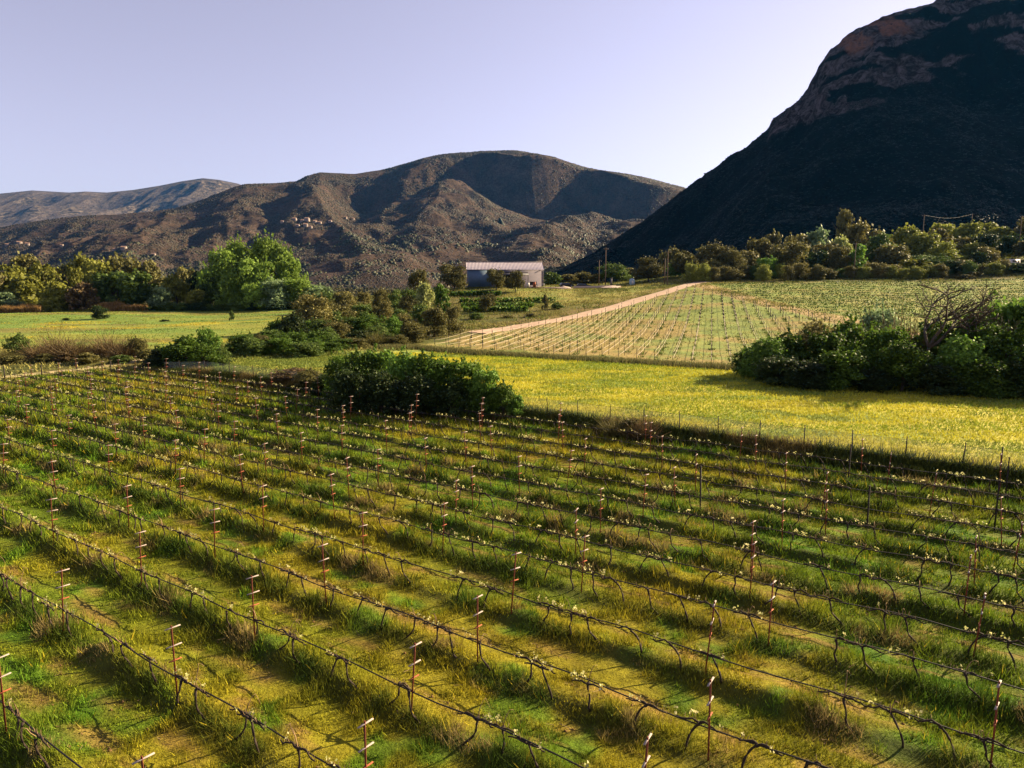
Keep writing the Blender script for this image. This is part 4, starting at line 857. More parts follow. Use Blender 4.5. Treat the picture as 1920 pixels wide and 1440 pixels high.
# plain dark posts without arms
DP = [(1313, 957, 870), (1625, 1002, 918), (1865, 988, 883), (1590, 905, 836), (200, 788, 735), (1885, 935, 868)]
dp0 = None
for i, (px, pb, pt) in enumerate(DP):
    x, y, z = G(px, pb, 10, 90)
    o = MB().box((0, 0, 0.95), (0.06, 0.05, 2.1), taper=0.9).box((0, 0, 2.02), (0.08, 0.07, 0.04)).build('dark_post', M['darkpost']) if i == 0 else dp0.copy()
    if i: C.objects.link(o)
    dp0 = dp0 or o
    o.location = (x, y, z - 0.1); o.rotation_euler = (0, rp.gauss(0, 0.015), RZ)
    tag(o, f'plain dark post without crossarms, {ordn(sorted(q[0] for q in DP).index(px) + 1)} from the left in the near vineyard', 'post', 'plain dark posts of the near vineyard')
# one hose per row
WZ = 0.66
for k, v in enumerate(ROWV):
    us = np.arange(-21, umax(v) - 0.5, 0.75); vv_ = v + (fbm(us / 5, us * 0, 3, 900 + k) - 0.5) * 0.12
    x, y = xy(us, vv_); z = H(x, y) + WZ + (fbm(us / 2.0, us * 0, 3, 930 + k) - 0.5) * 0.07 + 0.04 * np.sin(us / 6 * 6.283)
    kk = (np.abs(x) < 0.78 * y + 9) & (y > 6)
    if kk.sum() < 4: continue
    o = MB().tube(np.stack([x, y, z], 1)[kk], 0.017, 5).build('irrigation_hose', M['hose'])
    tag(o, f'black irrigation hose strung along the {rowname(k)}', 'hose', 'irrigation hoses of the near vineyard')
# vines
def make_vine(seed):
    r = np.random.default_rng(seed); o = empty('grapevine'); b = MB()
    bend = r.uniform(-0.42, 0.42); sgn = r.choice([-1, 1]); t = np.linspace(0, 1, 8)
    P = np.stack([bend * (1 - (t - 1) ** 2) * 1.0 + 0.03 * np.sin(t * 9 + seed), 0.05 * np.sin(t * 5 + seed), t * WZ], 1); P -= P[0] * [1, 1, 0]
    if seed % 3 == 0: P[:, 0] = sgn * 0.30 * np.sin(t * math.pi / 2) ** 2; P[:, 2] = WZ * np.sin(t * math.pi / 2) ** 0.9
    rad = np.linspace(0.024, 0.017, 8) * (1 + 0.35 * r.random(8)); rad[-1] = 0.04; rad[-2] = 0.03
    b.tube(P, rad, 6); child(b.build('trunk', M['bark']), o)
    top = P[-1]; c = MB(); cn = MB(); LV = []
    for _ in range(2 if seed % 5 == 2 else (1 if seed % 3 == 1 else 0)):      # a long unpruned cane or two
        e = np.array([r.normal() * 0.35, r.normal() * 0.2, r.uniform(-0.25, 0.55)]); q = np.linspace(0, 1, 6)[:, None]
        cn.tube(top + e * q + np.array([0, 0, 0.25]) * np.sin(q * math.pi) + r.normal(size=(6, 3)) * 0.012, np.linspace(0.011, 0.004, 6), 4)
    for sg in (-1, 1):
        if sg == -1 and seed % 4 == 1: continue
        m = 7; q = np.linspace(0, 1, m); A = np.stack([top[0] + sg * q * r.uniform(0.4, 0.55), 0.02 * np.sin(q * 7 + seed), WZ + 0.03 * np.sin(q * 5) + 0.012 * r.normal(size=m)], 1)
        c.tube(A, np.linspace(0.022, 0.012, m) * (1 + 0.4 * r.random(m)), 5)
        for j in range(1, m):
            if r.random() < 0.75:
                hh = r.uniform(0.05, 0.14); e = A[j] + np.array([r.normal() * 0.03, r.normal() * 0.03, hh])
                cn.tube([A[j], (A[j] + e) / 2 + r.normal(size=3) * 0.01, e], [0.008, 0.007, 0.005], 4)
                if r.random() < (0.22 if seed < 7 else 0.62):
                    for q_ in range(r.integers(3, 7)): LV.append(e + r.normal(size=3) * np.array([0.03, 0.03, 0.04]) + [0, 0, 0.02])
    nb4, nb3 = sum(len(f) for f in c.f4), sum(len(f) for f in c.f3); ns4 = sum(len(f) for f in cn.f4); ns3 = sum(len(f) for f in cn.f3)
    if cn.n: c.f4 += [f + c.n for f in cn.f4]; c.f3 += [f + c.n for f in cn.f3]; c.v += cn.v
    co = child(c.build('cordon', M['bark']), o); co.data.materials.append(M['cane'])
    co.data.polygons.foreach_set('material_index', np.array([0] * nb4 + [1] * ns4 + [0] * nb3 + [1] * ns3, np.int32))
    if LV:
        V, f = tris(np.array(LV), 0.056, np.tile([0.4, -0.3, 0.5], (len(LV), 1)), 0.25, r); g = np.repeat(r.random(len(LV)), 4)
        child(mk('young_leaves', V, [f], M['vineleaf'], col=np.stack([g] * 3, 1)), o)
    return o
VB = [make_vine(i) for i in range(18)]; vfirst = [False] * 18
vines = []
for k, v in enumerate(ROWV):
    u = -12.3 + rp.random()
    while u < umax(v) - 1:
        x, y = xy(u, v + rp.gauss(0, 0.03)); q = in_frame(x, y, 0.5, 30)
        if q is not None and y > 7 and rp.random() < 0.93: vines.append((math.hypot(x, y), k, x, y, q[0]))
        u += rp.uniform(0.85, 1.2)
vines.sort(); near_v, far_v = vines[:298], vines[298:]
def vine_lod(k, x, y, X_):
    lf = 0.2 if X_ < 900 and math.hypot(x, y) < 24 else (0.75 if fbm(np.array([x / 9.0]), np.array([y / 9.0]), 2, 66)[0] > 0.45 else 0.35)
    return rp.randrange(0, 7) if rp.random() > lf else rp.randrange(7, 18)
byrow = {}
for p in near_v: byrow.setdefault(p[1], []).append(p)
for k, L in byrow.items():
    for i, (_, _, x, y, X_) in enumerate(sorted(L, key=lambda q: q[4])):
        j = vine_lod(k, x, y, X_); o = copy_tree(VB[j]) if vfirst[j] else VB[j]; vfirst[j] = True
        o.location = (x, y, lowest(x, y) - 0.04); o.rotation_euler = (rp.gauss(0, 0.03), 0, RZ + (math.pi if rp.random() < 0.3 else 0)); o.scale = (1, 1, (H1(x, y) + WZ - o.location.z) / WZ)
        lv = any('leaves' in c.name for c in KIDS[o.name])
        tag(o, f"{'leafy' if lv else 'bare'} twisted vine, {ordn(i + 1)} from the left in the {rowname(k)}", 'vine', 'grapevines of the near vineyard')
# remaining vines, farther off, as one mass
def merge(objs_mats):
    out = {}
    for src, loc, rz, sz in objs_mats:
        for ch in KIDS[src.name]:
            me = ch.data
            if me.name not in cache:
                V = np.empty(len(me.vertices) * 3); me.vertices.foreach_get('co', V); n = len(me.loops); li = np.empty(n, np.int32); me.loops.foreach_get('vertex_index', li)
                st = np.empty(len(me.polygons), np.int32); tt = np.empty(len(me.polygons), np.int32); me.polygons.foreach_get('loop_start', st); me.polygons.foreach_get('loop_total', tt)
                f4 = li[(st[tt == 4][:, None] + np.arange(4))] if (tt == 4).any() else np.zeros((0, 4), int); f3 = li[(st[tt == 3][:, None] + np.arange(3))] if (tt == 3).any() else np.zeros((0, 3), int)
                cache[me.name] = (V.reshape(-1, 3), f4, f3)
            V, f4, f3 = cache[me.name]; ca, sa = math.cos(rz), math.sin(rz)
            W_ = np.stack([V[:, 0] * ca - V[:, 1] * sa, V[:, 0] * sa + V[:, 1] * ca, V[:, 2] * sz], 1) + np.array(loc)
            out.setdefault(me.materials[0].name, MB()).add(W_, f4, f3)
    return out
cache = {}
items = []
for (_, k, x, y, X_) in far_v:
    j = vine_lod(k, x, y, X_); z = lowest(x, y) - 0.04; items.append((VB[j], (x, y, z), RZ, (H1(x, y) + WZ - z) / WZ))
mm_ = merge(items)
root = empty('distant_vines', (0, 0, 0)); tag(root, 'the many smaller vines in the far half of the near vineyard', 'vines', kind='stuff')
for nme, mb in mm_.items():
    nm2 = {'vine_bark': 'trunks', 'pale_cane': 'spurs', 'young_vine_leaf': 'young_leaves'}[nme]
    o = mb.build(nm2, bpy.data.materials[nme], root); tag(o, kind='stuff')
    if nm2 == 'young_leaves':
        g = rng.random(len(o.data.vertices)).astype(np.float32); at = o.data.color_attributes.new('Col', 'FLOAT_COLOR', 'POINT'); at.data.foreach_set('color', np.repeat(g, 4))

for j in range(18):      # a vine form no near vine uses is removed again
    if not vfirst[j]:
        for ch in KIDS[VB[j].name]: bpy.data.objects.remove(ch)
        bpy.data.objects.remove(VB[j])

# ------------------------------------------------------------------ fence along the bank
netm, n, b = newmat('fence_net'); b.inputs['Base Color'].default_value = (0.32, 0.34, 0.3, 1); b.inputs['Roughness'].default_value = 0.7
tr = ND(n, 'ShaderNodeBsdfTransparent'); mx = ND(n, 'ShaderNodeMixShader'); mx.inputs[0].default_value = 0.22
n.links.new(tr.outputs[0], mx.inputs[1]); n.links.new(b.outputs[0], mx.inputs[2]); n.links.new(mx.outputs[0], n.nodes['Material Output'].inputs['Surface'])
FV = 41.75
us = np.arange(-16, 78, 1.0); x, y = xy(us, np.full_like(us, FV)); kk = (np.abs(x) < 0.8 * y + 5); us, x, y = us[kk], x[kk], y[kk]; z = H(x, y)
fence = empty('wire_fence', (x[0], y[0], z[0])); L0 = np.array([x[0], y[0], z[0]])
tag(fence, 'long wire net fence with thin dark posts between vineyard and yellow meadow', 'fence')
n_ = len(us); V = np.vstack([np.stack([x, y, z + 0.02], 1), np.stack([x, y, z + 1.05], 1)]) - L0; i = np.arange(n_ - 1)
mk('net', V, [np.stack([i, i + 1, i + 1 + n_, i + n_], 1)], netm, fence)
MB().tube(np.stack([x, y, z + 0.06], 1) - L0, 0.035, 5).build('bottom_strap', M['hose'], fence)
MB().tube(np.stack([x, y, z + 1.05], 1) - L0, 0.006, 4).build('top_wire', M['darkpost'], fence)
fp0 = None
for px in [150, 235, 300, 345, 392, 437, 481, 523, 560, 598, 845, 880, 912, 942, 974, 1027, 1083, 1143, 1207, 1274, 1347, 1425, 1509, 1600, 1702, 1810, 1884, 1945]:
    a = ray(px, 800)[0]
    d = FV / (a * NV[0] + NV[1]); x_, y_ = a * d, d
    if uv(np.array([x_]), np.array([y_]))[0][0] > 78: continue
    o = MB().box((0, 0, 0.62), (0.05, 0.05, 1.4), taper=0.8).build('fence_post', M['darkpost'], fence) if fp0 is None else fp0.copy()
    if fp0 is not None: C.objects.link(o)
    fp0 = fp0 or o; o.location = (x_ - L0[0], y_ - L0[1], H1(x_, y_) - L0[2] - 0.1); o.rotation_euler = (rp.gauss(0, 0.03), rp.gauss(0, 0.03), 0)
# left end fence
cor = np.array(xy(80.0, 41.0)); end = np.array(xy(90.0, 14.0)); f2 = empty('path_fence', (cor[0], cor[1], 0)); tag(f2, 'low wire fence with dark posts closing the left end of the vineyard', 'fence')
t = np.linspace(0, 1, 20); P = cor + (end - cor) * t[:, None]; z = H(P[:, 0], P[:, 1])
for hz, rr_ in ((0.08, 0.03), (0.9, 0.01)): MB().tube(np.stack([P[:, 0] - cor[0], P[:, 1] - cor[1], z + hz], 1), rr_, 4).build('strap' if hz < 0.5 else 'wire', M['hose'], f2)
for t_ in np.linspace(0, 1, 10):
    q = cor + (end - cor) * t_; MB().box((q[0] - cor[0], q[1] - cor[1], H1(*q) + 0.6), (0.09, 0.09, 1.4), taper=0.8).build('fence_post', M['darkpost'], f2)

# ------------------------------------------------------------------ second and third vineyards
P2 = []
start = np.array([-14.0, 104.0])
b0 = None; wires = []
for i in range(60):
    n0 = -62 + i * 2.15
    st = None; line = []
    for s_ in np.arange(40, 240, 0.5):
        p = N2 * n0 + T2 * s_ + np.array([0., 0.])
        line.append(p)
    line = np.array(line); X_, Y_ = line[:, 0], line[:, 1]
    ok = (Y_ > low_y(X_) + 4.5) & (side_of_road(X_, Y_) > 3.2) & (sdE(X_, Y_) < -4) & (Y_ < 210) & (np.abs(X_) < 0.75 * Y_ + 5)
    if ok.sum() < 16: continue
    L = line[ok]; L = L[(np.hypot(*(L - L[0]).T)) < 130]; z = H(L[:, 0], L[:, 1])
    for hz, rd_ in ((0.75, 0.018), (1.35, 0.01)):
        pass
    wires.append((L, z, i))
    for q in range(0, len(L), 11): P2.append((L[q, 0], L[q, 1], z[q], i, q == 0))
m_w = plain('trellis_wire', (0.62, 0.5, 0.36), 0.6, 0, 0.1)
for c_, (L, z, i) in enumerate(wires):
    o = empty('trellis', (L[0][0], L[0][1], z[0])); q0 = np.array([L[0][0], L[0][1], z[0]])
    for hz, rd_, mt in ((0.6, 0.022, m_w), (1.2, 0.016, m_w)):
        MB().tube(np.stack([L[::6, 0], L[::6, 1], z[::6] + hz], 1) - q0, rd_, 4).build('wire', mt, o)
    tag(o, f'pale trellis wires of the {ordn(c_ + 1)} row from the left in the hillside vineyard', 'trellis', 'trellis rows of the hillside vineyard')
P2.sort(key=lambda q: math.hypot(q[0], q[1]))
near2, far2 = P2[:290], P2[290:]
pt0 = MB().box((0, 0, 0.8), (0.055, 0.055, 1.75), taper=0.85).box((0, 0, 1.45), (0.22, 0.03, 0.03)).build('trellis_post', M['darkpost'])
cnt = {}; first = True
near2.sort(key=lambda q: (q[3], math.hypot(q[0], q[1])))
rowidx = {i: c_ for c_, (_, _, i) in enumerate(wires)}
for (x, y, z, i, e) in near2:
    cnt[i] = cnt.get(i, 0) + 1
    o = pt0 if first else pt0.copy()
    if not first: C.objects.link(o)
    first = False; o.location = (x, y, z - 0.05); o.rotation_euler = (0.28 if e else rp.gauss(0, 0.02), rp.gauss(0, 0.03), -A2)
    tag(o, f'dark trellis post, {ordn(cnt[i])} from the bottom in row {ordn(rowidx[i] + 1)} of the hillside vineyard', 'post', 'posts of the hillside vineyard')
if far2:
    mb = MB()
    for (x, y, z, i, e) in far2: mb.box((x, y, z + 0.75), (0.09, 0.09, 1.7))
    tag(mb.build('distant_trellis_posts', M['darkpost']), 'the remaining small posts at the top of the hillside vineyard', 'posts', kind='stuff')
# small green weeds / young vines dotting the rows of the hillside vineyard
xx = np.concatenate([np.repeat(L[:, 0], 2) for L, _, _ in wires]); yy = np.concatenate([np.repeat(L[:, 1], 2) for L, _, _ in wires])
k = rng.random(len(xx)) < 0.055; xx, yy = xx[k] + rng.normal(size=k.sum()) * 0.15, yy[k]
xx = np.repeat(xx, 14) + rng.normal(size=len(xx) * 14) * 0.2; yy = np.repeat(yy, 14) + rng.normal(size=len(yy) * 14) * 0.2
tufts('hillside_weeds', xx, yy, 0.32, 0.13, lambda a, b: mixc((0.08, 0.13, 0.03), (0.2, 0.24, 0.06), rng.random(len(a))), 'small weeds dotting the rows of the hillside vineyard', 'weeds', 0.6)
# third vineyard: low green vine rows crossing the slope
lo = leafmat('row_leaf', (0.03, 0.06, 0.012), (0.11, 0.17, 0.035), 0.3); D3 = np.array([math.cos(math.radians(-12)), math.sin(math.radians(-12))])
n3_ = 0
for i in range(34):
    yb = 100 + i * 4.6
    L = np.array([(30 + s_ * D3[0], yb + 14 + s_ * D3[1]) for s_ in np.arange(0, 150, 0.4)])
    ok = (sdE(L[:, 0], L[:, 1]) > 3.5) & (L[:, 1] < 203) & (np.abs(L[:, 0]) < 0.76 * L[:, 1] + 6) & (L[:, 1] > 105)
    if ok.sum() < 20: continue
    L = L[ok]; m = 7; P = np.repeat(L, m, 0) + rng.normal(size=(len(L) * m, 2)) * 0.17; gap = fbm(P[:, 0] / 2.2, P[:, 1] * 0 + i * 3.3, 3, 97)
    P = P[rng.random(len(P)) < 0.35 + 0.65 * smooth(0.25, 0.45, gap)]; z = H(P[:, 0], P[:, 1]) + 0.03 + 0.32 * rng.random(len(P))
    P3 = np.column_stack([P, z]); V, f = tris(P3, 0.27, np.tile([0, -0.2, 0.7], (len(P3), 1)), 0.35); g = np.repeat(rng.random(len(P3)), 4); n3_ += 1
    o = mk('vine_row', V, [f], lo, col=np.stack([g] * 3, 1))
    tag(o, f'low green vine row, {ordn(n3_)} from the bottom in the upper right vineyard', 'vine row', 'green rows of the upper right vineyard')

# ------------------------------------------------------------------ barn and its yard
BX, BD = ray(948, 536)[0] * 214, 214.0
BZ = H1(BX, BD) - 0.1
barn = empty('barn', (BX, BD, BZ), math.radians(5)); tag(barn, 'white barn with corrugated pinkish roof standing on the rise', 'barn')
m, n, b = newmat('white_render'); c = ramp(n, noise(n, 1.2, 6), [(0.3, (0.13, 0.11, 0.145)), (0.7, (0.165, 0.14, 0.18))]); n.links.new(c, b.inputs['Base Color']); b.inputs['Roughness'].default_value = 0.85; WR = m
m, n, b = newmat('shaded_white_render'); c = ramp(n, noise(n, 2, 5), [(0.3, (0.06, 0.10, 0.17)), (0.7, (0.08, 0.13, 0.21))]); n.links.new(c, b.inputs['Base Color']); b.inputs['Roughness'].default_value = 0.6; BG = m  # white render as it looks in shade, the shade mixed into its colour
m, n, b = newmat('corrugated_roof'); tc = ND(n, 'ShaderNodeTexCoord'); wv = ND(n, 'ShaderNodeTexWave', wave_type='BANDS', bands_direction='X'); wv.inputs['Scale'].default_value = 0.9; n.links.new(tc.outputs['Object'], wv.inputs['Vector'])
c = mixnode(n, (0.29, 0.245, 0.28), (0.38, 0.325, 0.36), ramp(n, noise(n, 0.8, 5), [(0.3, 0), (0.7, 1)])); n.links.new(c, b.inputs['Base Color']); b.inputs['Roughness'].default_value = 0.55; RF = m
BW, BDp, EH, RH = 22.6, 9.0, 5.0, 7.3
hw, hd = BW / 2, BDp / 2
V = [(-hw, 0, 0), (hw, 0, 0), (hw, BDp, 0), (-hw, BDp, 0), (-hw, 0, EH), (hw, 0, EH), (hw, BDp, EH), (-hw, BDp, EH), (-hw, hd, RH - 0.12), (hw, hd, RH - 0.12)]
mk('wall', V, [[(0, 1, 5, 4), (2, 3, 7, 6)], [(1, 2, 6), (1, 6, 5), (5, 6, 9), (3, 0, 4), (3, 4, 7), (7, 4, 8)]], WR, barn)
# corrugated roof as real waves
k = np.arange(0, BW + 0.6, 0.105); zc = 0.06 * np.cos(k * 2 * np.pi / 0.42)
rows = [(-0.35, EH - 0.02), (hd, RH), (BDp + 0.35, EH - 0.02)]
V = np.vstack([np.stack([k - BW / 2 - 0.3, np.full_like(k, yy_), zz_ + zc + 0.06], 1) for yy_, zz_ in rows] + [np.stack([k - BW / 2 - 0.3, np.full_like(k, yy_), zz_ + zc - 0.0], 1) for yy_, zz_ in rows]); m_ = len(k); i = np.arange(m_ - 1)
fs = [np.stack([i + a * m_, i + 1 + a * m_, i + 1 + (a + 1) * m_, i + (a + 1) * m_], 1) for a in (0, 1)] + [np.stack([i + a * m_, i + (a + 1) * m_, i + 1 + (a + 1) * m_, i + 1 + a * m_], 1) for a in (3, 4)]
mk('roof', V, [np.vstack(fs)], RF, barn)
MB().box((0, hd, RH + 0.12), (BW + 0.6, 0.3, 0.08)).build('ridge_cap', RF, barn)
MB().box((0, -0.4, EH - 0.02), (BW + 0.6, 0.12, 0.14)).build('gutter', WR, barn)
MB().box((-hw + 3.55, -0.06, EH / 2 - 0.08), (7.1, 0.10, EH - 0.2)).build('shaded_wall', BG, barn)  # left end of the white wall, its shade painted as a blue-grey panel
DKm = plain('dark_interior', (0.015, 0.013, 0.012), 0.9); SH = plain('porch_roof_sheet', (0.10, 0.09, 0.10), 0.6)
MB().box((1.2, -0.02, 1.9), (6.6, 0.10, 3.8)).build('porch_opening', DKm, barn)
pr = MB(); V = [(-3.6, -0.05, 4.1), (6.6, -0.05, 4.1), (6.6, -3.2, 3.45), (-3.6, -3.2, 3.45), (-3.6, -0.05, 4.22), (6.6, -0.05, 4.22), (6.6, -3.2, 3.57), (-3.6, -3.2, 3.57)]
pr.add(V, [(0, 1, 2, 3), (4, 7, 6, 5), (0, 4, 5, 1), (1, 5, 6, 2), (2, 6, 7, 3), (3, 7, 4, 0)]); pr.build('porch_roof', SH, barn)
for xx_ in (-3.4, 1.5, 6.4): MB().box((xx_, -3.05, 1.75), (0.14, 0.14, 3.5)).build('porch_post', DKm, barn)
MB().box((0, -0.09, EH - 0.45), (8.2, 0.08, 0.5)).build('fascia', WR, barn)
MB().box((8.3, -0.05, 0.95), (2.0, 0.10, 0.9)).box((8.3, -0.10, 1.45), (2.2, 0.10, 0.08)).build('window', DKm, barn)
MB().box((hw - 0.1, -0.12, 2.4), (0.1, 0.1, 4.8)).build('downpipe', WR, barn)
def B2(px, d): a, _ = ray(px, 530); return a * d, d, H1(a * d, d)
tk_ = plain('white_plastic', (0.75, 0.68, 0.66), 0.5); tb = plain('terrace_slab', (0.6, 0.45, 0.38), 0.9)
x, y, z = B2(1030, 211); o = MB().box((0, 0, 0.1), (15, 2.2, 0.35), taper=0.98).box((-4.0, -0.3, 0.35), (6, 1.2, 0.2)).build('terrace', tb, loc=(x - 2, y, z)); tag(o, 'low pale paved terrace in front of the right end of the barn', 'terrace')
x, y, z = B2(1014, 209.5); o = empty('garden_table', (x, y, z + 0.25)); MB().box((0, 0, 0.95), (2.4, 1.0, 0.09)).build('tabletop', tk_, o)
for sx in (-1, 1): MB().box((sx * 1.0, 0, 0.45), (0.12, 0.8, 0.92)).build('leg', tk_, o)
tag(o, 'white table standing on the terrace at the barn corner', 'table')
for px, d, hh, lab in [(1002, 209.5, 1.5, 'rust-red drum on the terrace under the barn window'), (990, 209.8, 1.2, 'pale barrel on the terrace beside the porch')]:
    x, y, z = B2(px, d); o = MB().tube([(0, 0, 0), (0, 0, hh * 0.3), (0, 0, hh * 0.32), (0, 0, hh)], [0.4, 0.42, 0.45, 0.4], 12).build('barrel', M['rustarm'] if 'rust' in lab else tk_, loc=(x, y, z + 0.25)); tag(o, lab, 'barrel')
# cars
def car(px, d, rz, colr, lab, L_=4.3):
    x, y, z = B2(px, d); o = empty('parked_car', (x, y, z + 0.02), rz); pm = plain('car_paint', colr, 0.25, 0.3, 0.05); gl = plain('car_glass', (0.03, 0.035, 0.04), 0.08, 0, 0.05, spec=0.8)
    prof = [(-2.15, 0.35), (-2.15, 0.85), (-1.9, 0.95), (-1.5, 1.4), (0.5, 1.42), (1.1, 0.98), (2.0, 0.85), (2.15, 0.6), (2.15, 0.35)]
    def ext(pf, wd, top): 
        n = len(pf); V = [(a, -wd * (1 if b < 1 else top), b) for a, b in pf] + [(a, wd * (1 if b < 1 else top), b) for a, b in pf]
        me = bpy.data.meshes.new('b'); me.from_pydata(V, [], [tuple(range(n))[::1], tuple(range(2 * n - 1, n - 1, -1))] + [(i, i + n, (i + 1) % n + n, (i + 1) % n) for i in range(n)]); return me
    me = ext(prof, 0.85, 0.8); bo = bpy.data.objects.new('body', me); me.materials.append(pm); C.objects.link(bo); bo.parent = o
    me = ext([(-1.75, 0.98), (-1.42, 1.33), (0.42, 1.34), (0.92, 0.99)], 0.875, 0.83); bo = bpy.data.objects.new('windows', me); me.materials.append(gl); C.objects.link(bo); bo.parent = o
    for sx in (-1.35, 1.35):
        for sy in (-0.8, 0.8):
            wl = MB().tube([(sx, sy - 0.1, 0.33), (sx, sy + 0.1, 0.33)], [0.33, 0.33], 14).build('wheel', M['hose'], o); MB().tube([(sx, sy - 0.11, 0.33), (sx, sy + 0.11, 0.33)], [0.18, 0.18], 10).build('rim', tk_, wl)
    for sy in (-0.6, 0.6): MB().box((2.14, sy, 0.7), (0.06, 0.3, 0.14)).build('headlight', tk_, o)
    tag(o, lab, 'car', 'cars parked in the yard')
car(1094, 213, 0.05, (0.012, 0.012, 0.016), 'black car parked in the yard right of the barn')
car(1062, 216, 0.25, (0.03, 0.028, 0.03), 'smaller dark car parked nearer the barn')
# rubble and earth heap
def heap(px, d, w_, h_, mat, lab, cat, name, seed):
    x, y, z = B2(px, d); r = np.random.default_rng(seed); t, p = np.meshgrid(np.linspace(0, 2 * np.pi, 25), np.linspace(0, 1, 8)); R_ = p * (1 + 0.3 * (fbm(np.cos(t) * 2 + seed, np.sin(t) * 2, 3, seed) - 0.5))
    X = R_ * np.cos(t) * w_ / 2; Y = R_ * np.sin(t) * w_ / 3.2; Z = h_ * (1 - p ** 1.5) * (0.7 + 0.6 * fbm(X * 2, Y * 2, 3, seed)) - 0.05
    o = gridmesh(name, X, Y, Z, None, mat); o.location = (x, y, z); tag(o, lab, cat)
heap(1058, 211, 5.5, 0.8, tb, 'low heap of pale reddish rubble left of the parked cars', 'rubble heap', 'rubble_heap', 3)
heap(1148, 211, 7.5, 0.6, tb, 'long heap of reddish rubble near the utility pole', 'rubble heap', 'rubble_heap', 8)
x, y, z = B2(1120, 211.5); tag(MB().box((0, 0, 0.3), (14, 0.5, 0.7)).box((3, 0, 0.72), (5, 0.6, 0.14)).build('low_wall', tb, loc=(x, y, z)), 'low reddish stone wall along the yard edge', 'wall')
# water tank
x, y, z = B2(1185, 216); o = empty('water_tank', (x, y, z)); t = np.linspace(0, 1, 10)
MB().tube([(0, 0, 0), (0, 0, 0.1), (0, 0, 1.2)] + [(0, 0, 1.2 + 0.75 * math.sin(a)) for a in np.linspace(0.1, 1.5, 6)], [0.8, 0.85, 0.85] + [0.85 * math.cos(a) for a in np.linspace(0.1, 1.5, 6)], 16).build('body', plain('blue_white_tank', (0.35, 0.47, 0.55), 0.4), o, sm=True)
MB().box((0, -0.86, 0.8), (0.5, 0.06, 0.9)).build('door', tk_, o); tag(o, 'rounded pale blue water tank on the grass right of the barn', 'water tank')
x, y, z = B2(1146, 214); tag(MB().box((0, 0, 1.3), (0.5, 0.5, 2.6)).box((0, 0, 2.65), (0.7, 0.7, 0.12)).build('meter_cabinet', SH, loc=(x, y, z)), 'narrow dark cabinet beside the utility pole', 'cabinet')
# utility poles
wm = plain('weathered_pole', (0.16, 0.10, 0.07), 0.9)
def pole(px, d, top, lab, arm=True):
    x, y, z = B2(px, d); h = HC + ray(px, top)[1] * d - z; o = empty('utility_pole', (x, y, z))
    MB().tube([(0, 0, -0.2), (0, 0, h)], [0.15, 0.10], 10).build('pole', wm, o)
    if arm: MB().box((0, 0, h - 0.5), (1.5, 0.12, 0.12)).build('crossarm', wm, o)
    for s_ in (-0.6, 0, 0.6): MB().tube([(s_, 0, h - 0.42), (s_, 0, h - 0.2)], [0.04, 0.02], 6).build('insulator', tk_, o)
    tag(o, lab, 'utility pole', 'utility poles'); return np.array([x, y, z + h - 0.25])
q1 = pole(1135, 218, 464, 'tall wooden utility pole standing among the rubble right of the barn')
pole(1123, 222, 488, 'short thin pole just left of the tallest wooden pole', False)
q2 = pole(1251, 208, 470, 'wooden utility pole beside the top of the dirt road')
pole(1246, 210, 484, 'short thin pole leaning close to the roadside pole', False)
q3 = pole(1600, 214, 455, 'dark wooden pole in front of the tree belt', False)
q4 = pole(1723, 262, 402, 'thin pole on the slope above the tree belt holding a sagging cable'); q5 = pole(1812, 278, 400, 'thin pole at the far end of the sagging cable', False); q6 = pole(1904, 240, 404, 'pole at the right edge above the tree belt')
t = np.linspace(0, 1, 20)[:, None]; P = q4 + (q5 - q4) * t; P[:, 2] -= 1.3 * np.sin(np.pi * t[:, 0])
tag(MB().tube(P, 0.03, 4).build('overhead_cable', SH), 'pale overhead cable sagging between two poles above the tree belt', 'cable')
# white caravan among the trees at the right edge
x, y, z = B2(1896, 226); o = empty('caravan', (x, y, z), 0.2); MB().box((0, 0, 1.2), (3.6, 1.9, 1.7), taper=0.9).build('body', tk_, o); MB().box((-0.5, -0.93, 1.45), (1.4, 0.06, 0.5)).build('window', DKm, o); MB().box((1.1, -0.95, 1.1), (0.6, 0.06, 1.3)).build('door', SH, o)
for sx in (-0.5, 0.5): MB().tube([(sx, -0.9, 0.35), (sx, -0.7, 0.35)], [0.32, 0.32], 12).build('wheel', M['hose'], o)
tag(o, 'small white caravan parked among bushes at the right edge', 'caravan')
# village houses on the middle hill
hwm = plain('house_wall', (0.36, 0.28, 0.25), 0.9, var=0.1, scale=0.3); hrf = plain('house_roof', (0.26, 0.15, 0.11), 0.9, var=0.2, scale=0.5)
def house_at(px, py, s_):
    cols = np.abs(MID['PX'] - px) < 4; sc = []
    X, Y, Z = MID['X'][cols], MID['Y'][cols], MID['Z'][cols]; TT = MID['T'][cols]
    v = (Z - HC) / Y; tgt = ray(px, py)[1]; i = np.argmin(np.abs(v - tgt) + (TT > 0.95) * 9); return X[i], Y[i], Z[i]
h0 = None; HS = [(14, 461, 9), (30, 458, 12), (44, 460, 10), (110, 463, 7), (212, 470, 7), (231, 468, 10), (283, 480, 7), (548, 413, 10), (560, 416, 9), (572, 414, 12), (584, 418, 9), (596, 420, 9), (566, 424, 10), (530, 418, 8), (612, 417, 8), (641, 410, 9), (662, 412, 8), (552, 425, 8), (580, 428, 8)]
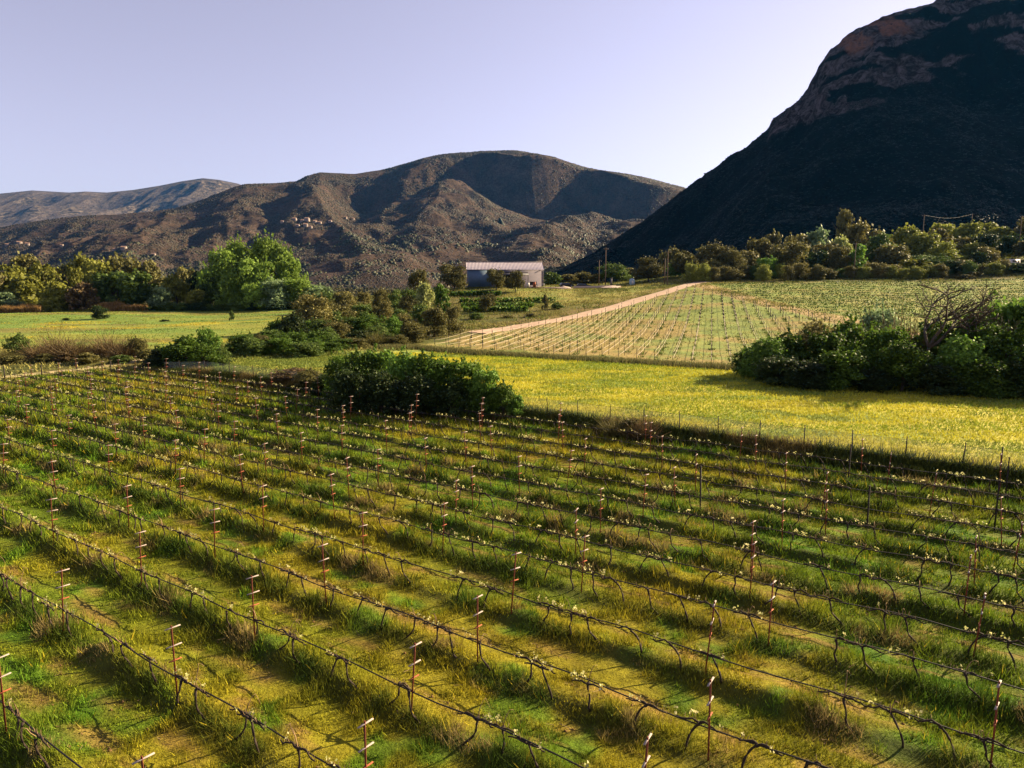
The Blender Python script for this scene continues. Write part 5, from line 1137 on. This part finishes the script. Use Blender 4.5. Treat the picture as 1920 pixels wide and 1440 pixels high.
for i, (px, py, s_) in enumerate(sorted(HS)):
    x, y, z = house_at(px, py, s_)
    if h0 is None:
        o = empty('house'); V = [(-.5, -.35, -.3), (.5, -.35, -.3), (.5, .35, -.3), (-.5, .35, -.3), (-.5, -.35, .42), (.5, -.35, .42), (.5, .35, .42), (-.5, .35, .42), (-.5, 0, .62), (.5, 0, .62)]
        child(mk('wall', V, [[(0, 1, 5, 4), (2, 3, 7, 6), (3, 0, 4, 7), (1, 2, 6, 5)], [(5, 6, 9), (7, 4, 8)]], hwm), o)
        V = [(-.55, -.42, .40), (.55, -.42, .40), (.55, 0, .65), (-.55, 0, .65), (.55, .42, .40), (-.55, .42, .40)]; child(mk('roof', V, [[(0, 1, 2, 3), (3, 2, 4, 5)]], hrf), o)
        w_ = MB()
        for a in (-.3, 0, .3): w_.box((a, -.352, .12), (.12, .01, .16))
        child(w_.build('windows', DKm), o); h0 = o
    else: o = copy_tree(h0)
    o.location = (x, y, z + 1.0); o.scale = (s_ * 0.8, s_ * 0.8, s_ * 0.75); o.rotation_euler = (0, 0, rp.uniform(-0.6, 0.6))
    tag(o, f'small distant pinkish house on the middle hill, {ordn(i + 1)} from the left', 'house', 'village houses on the middle hill')
# dark leafy bands under the barn, added for tree shade on the terraces
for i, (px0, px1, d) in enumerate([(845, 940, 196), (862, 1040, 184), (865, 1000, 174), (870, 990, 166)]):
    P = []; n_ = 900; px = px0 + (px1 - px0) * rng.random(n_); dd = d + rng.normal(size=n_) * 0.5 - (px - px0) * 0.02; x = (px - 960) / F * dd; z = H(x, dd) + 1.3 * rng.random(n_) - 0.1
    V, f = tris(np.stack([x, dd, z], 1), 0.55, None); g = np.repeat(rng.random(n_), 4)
    o = mk('terrace_shade_band', V, [f], LM['hedge'], col=np.stack([g] * 3, 1)); tag(o, f'dark leafy band added for tree shade below the barn, {ordn(i + 1)} from the top', 'hedge', 'dark bands for terrace shade below the barn')

# ------------------------------------------------------------------ haze
hm = bpy.data.materials.new('haze'); hm.use_nodes = True; n = hm.node_tree; n.nodes.clear()
pv = ND(n, 'ShaderNodeVolumePrincipled'); pv.inputs['Density'].default_value = 0.000019; pv.inputs['Color'].default_value = (0.05, 0.36, 1.0, 1); pv.inputs['Anisotropy'].default_value = 0.2
mo = ND(n, 'ShaderNodeOutputMaterial'); n.links.new(pv.outputs[0], mo.inputs['Volume'])
b = MB().box((0, 4400, 408.5), (19000, 15600, 823)).build('haze', hm); tag(b, kind='stuff')
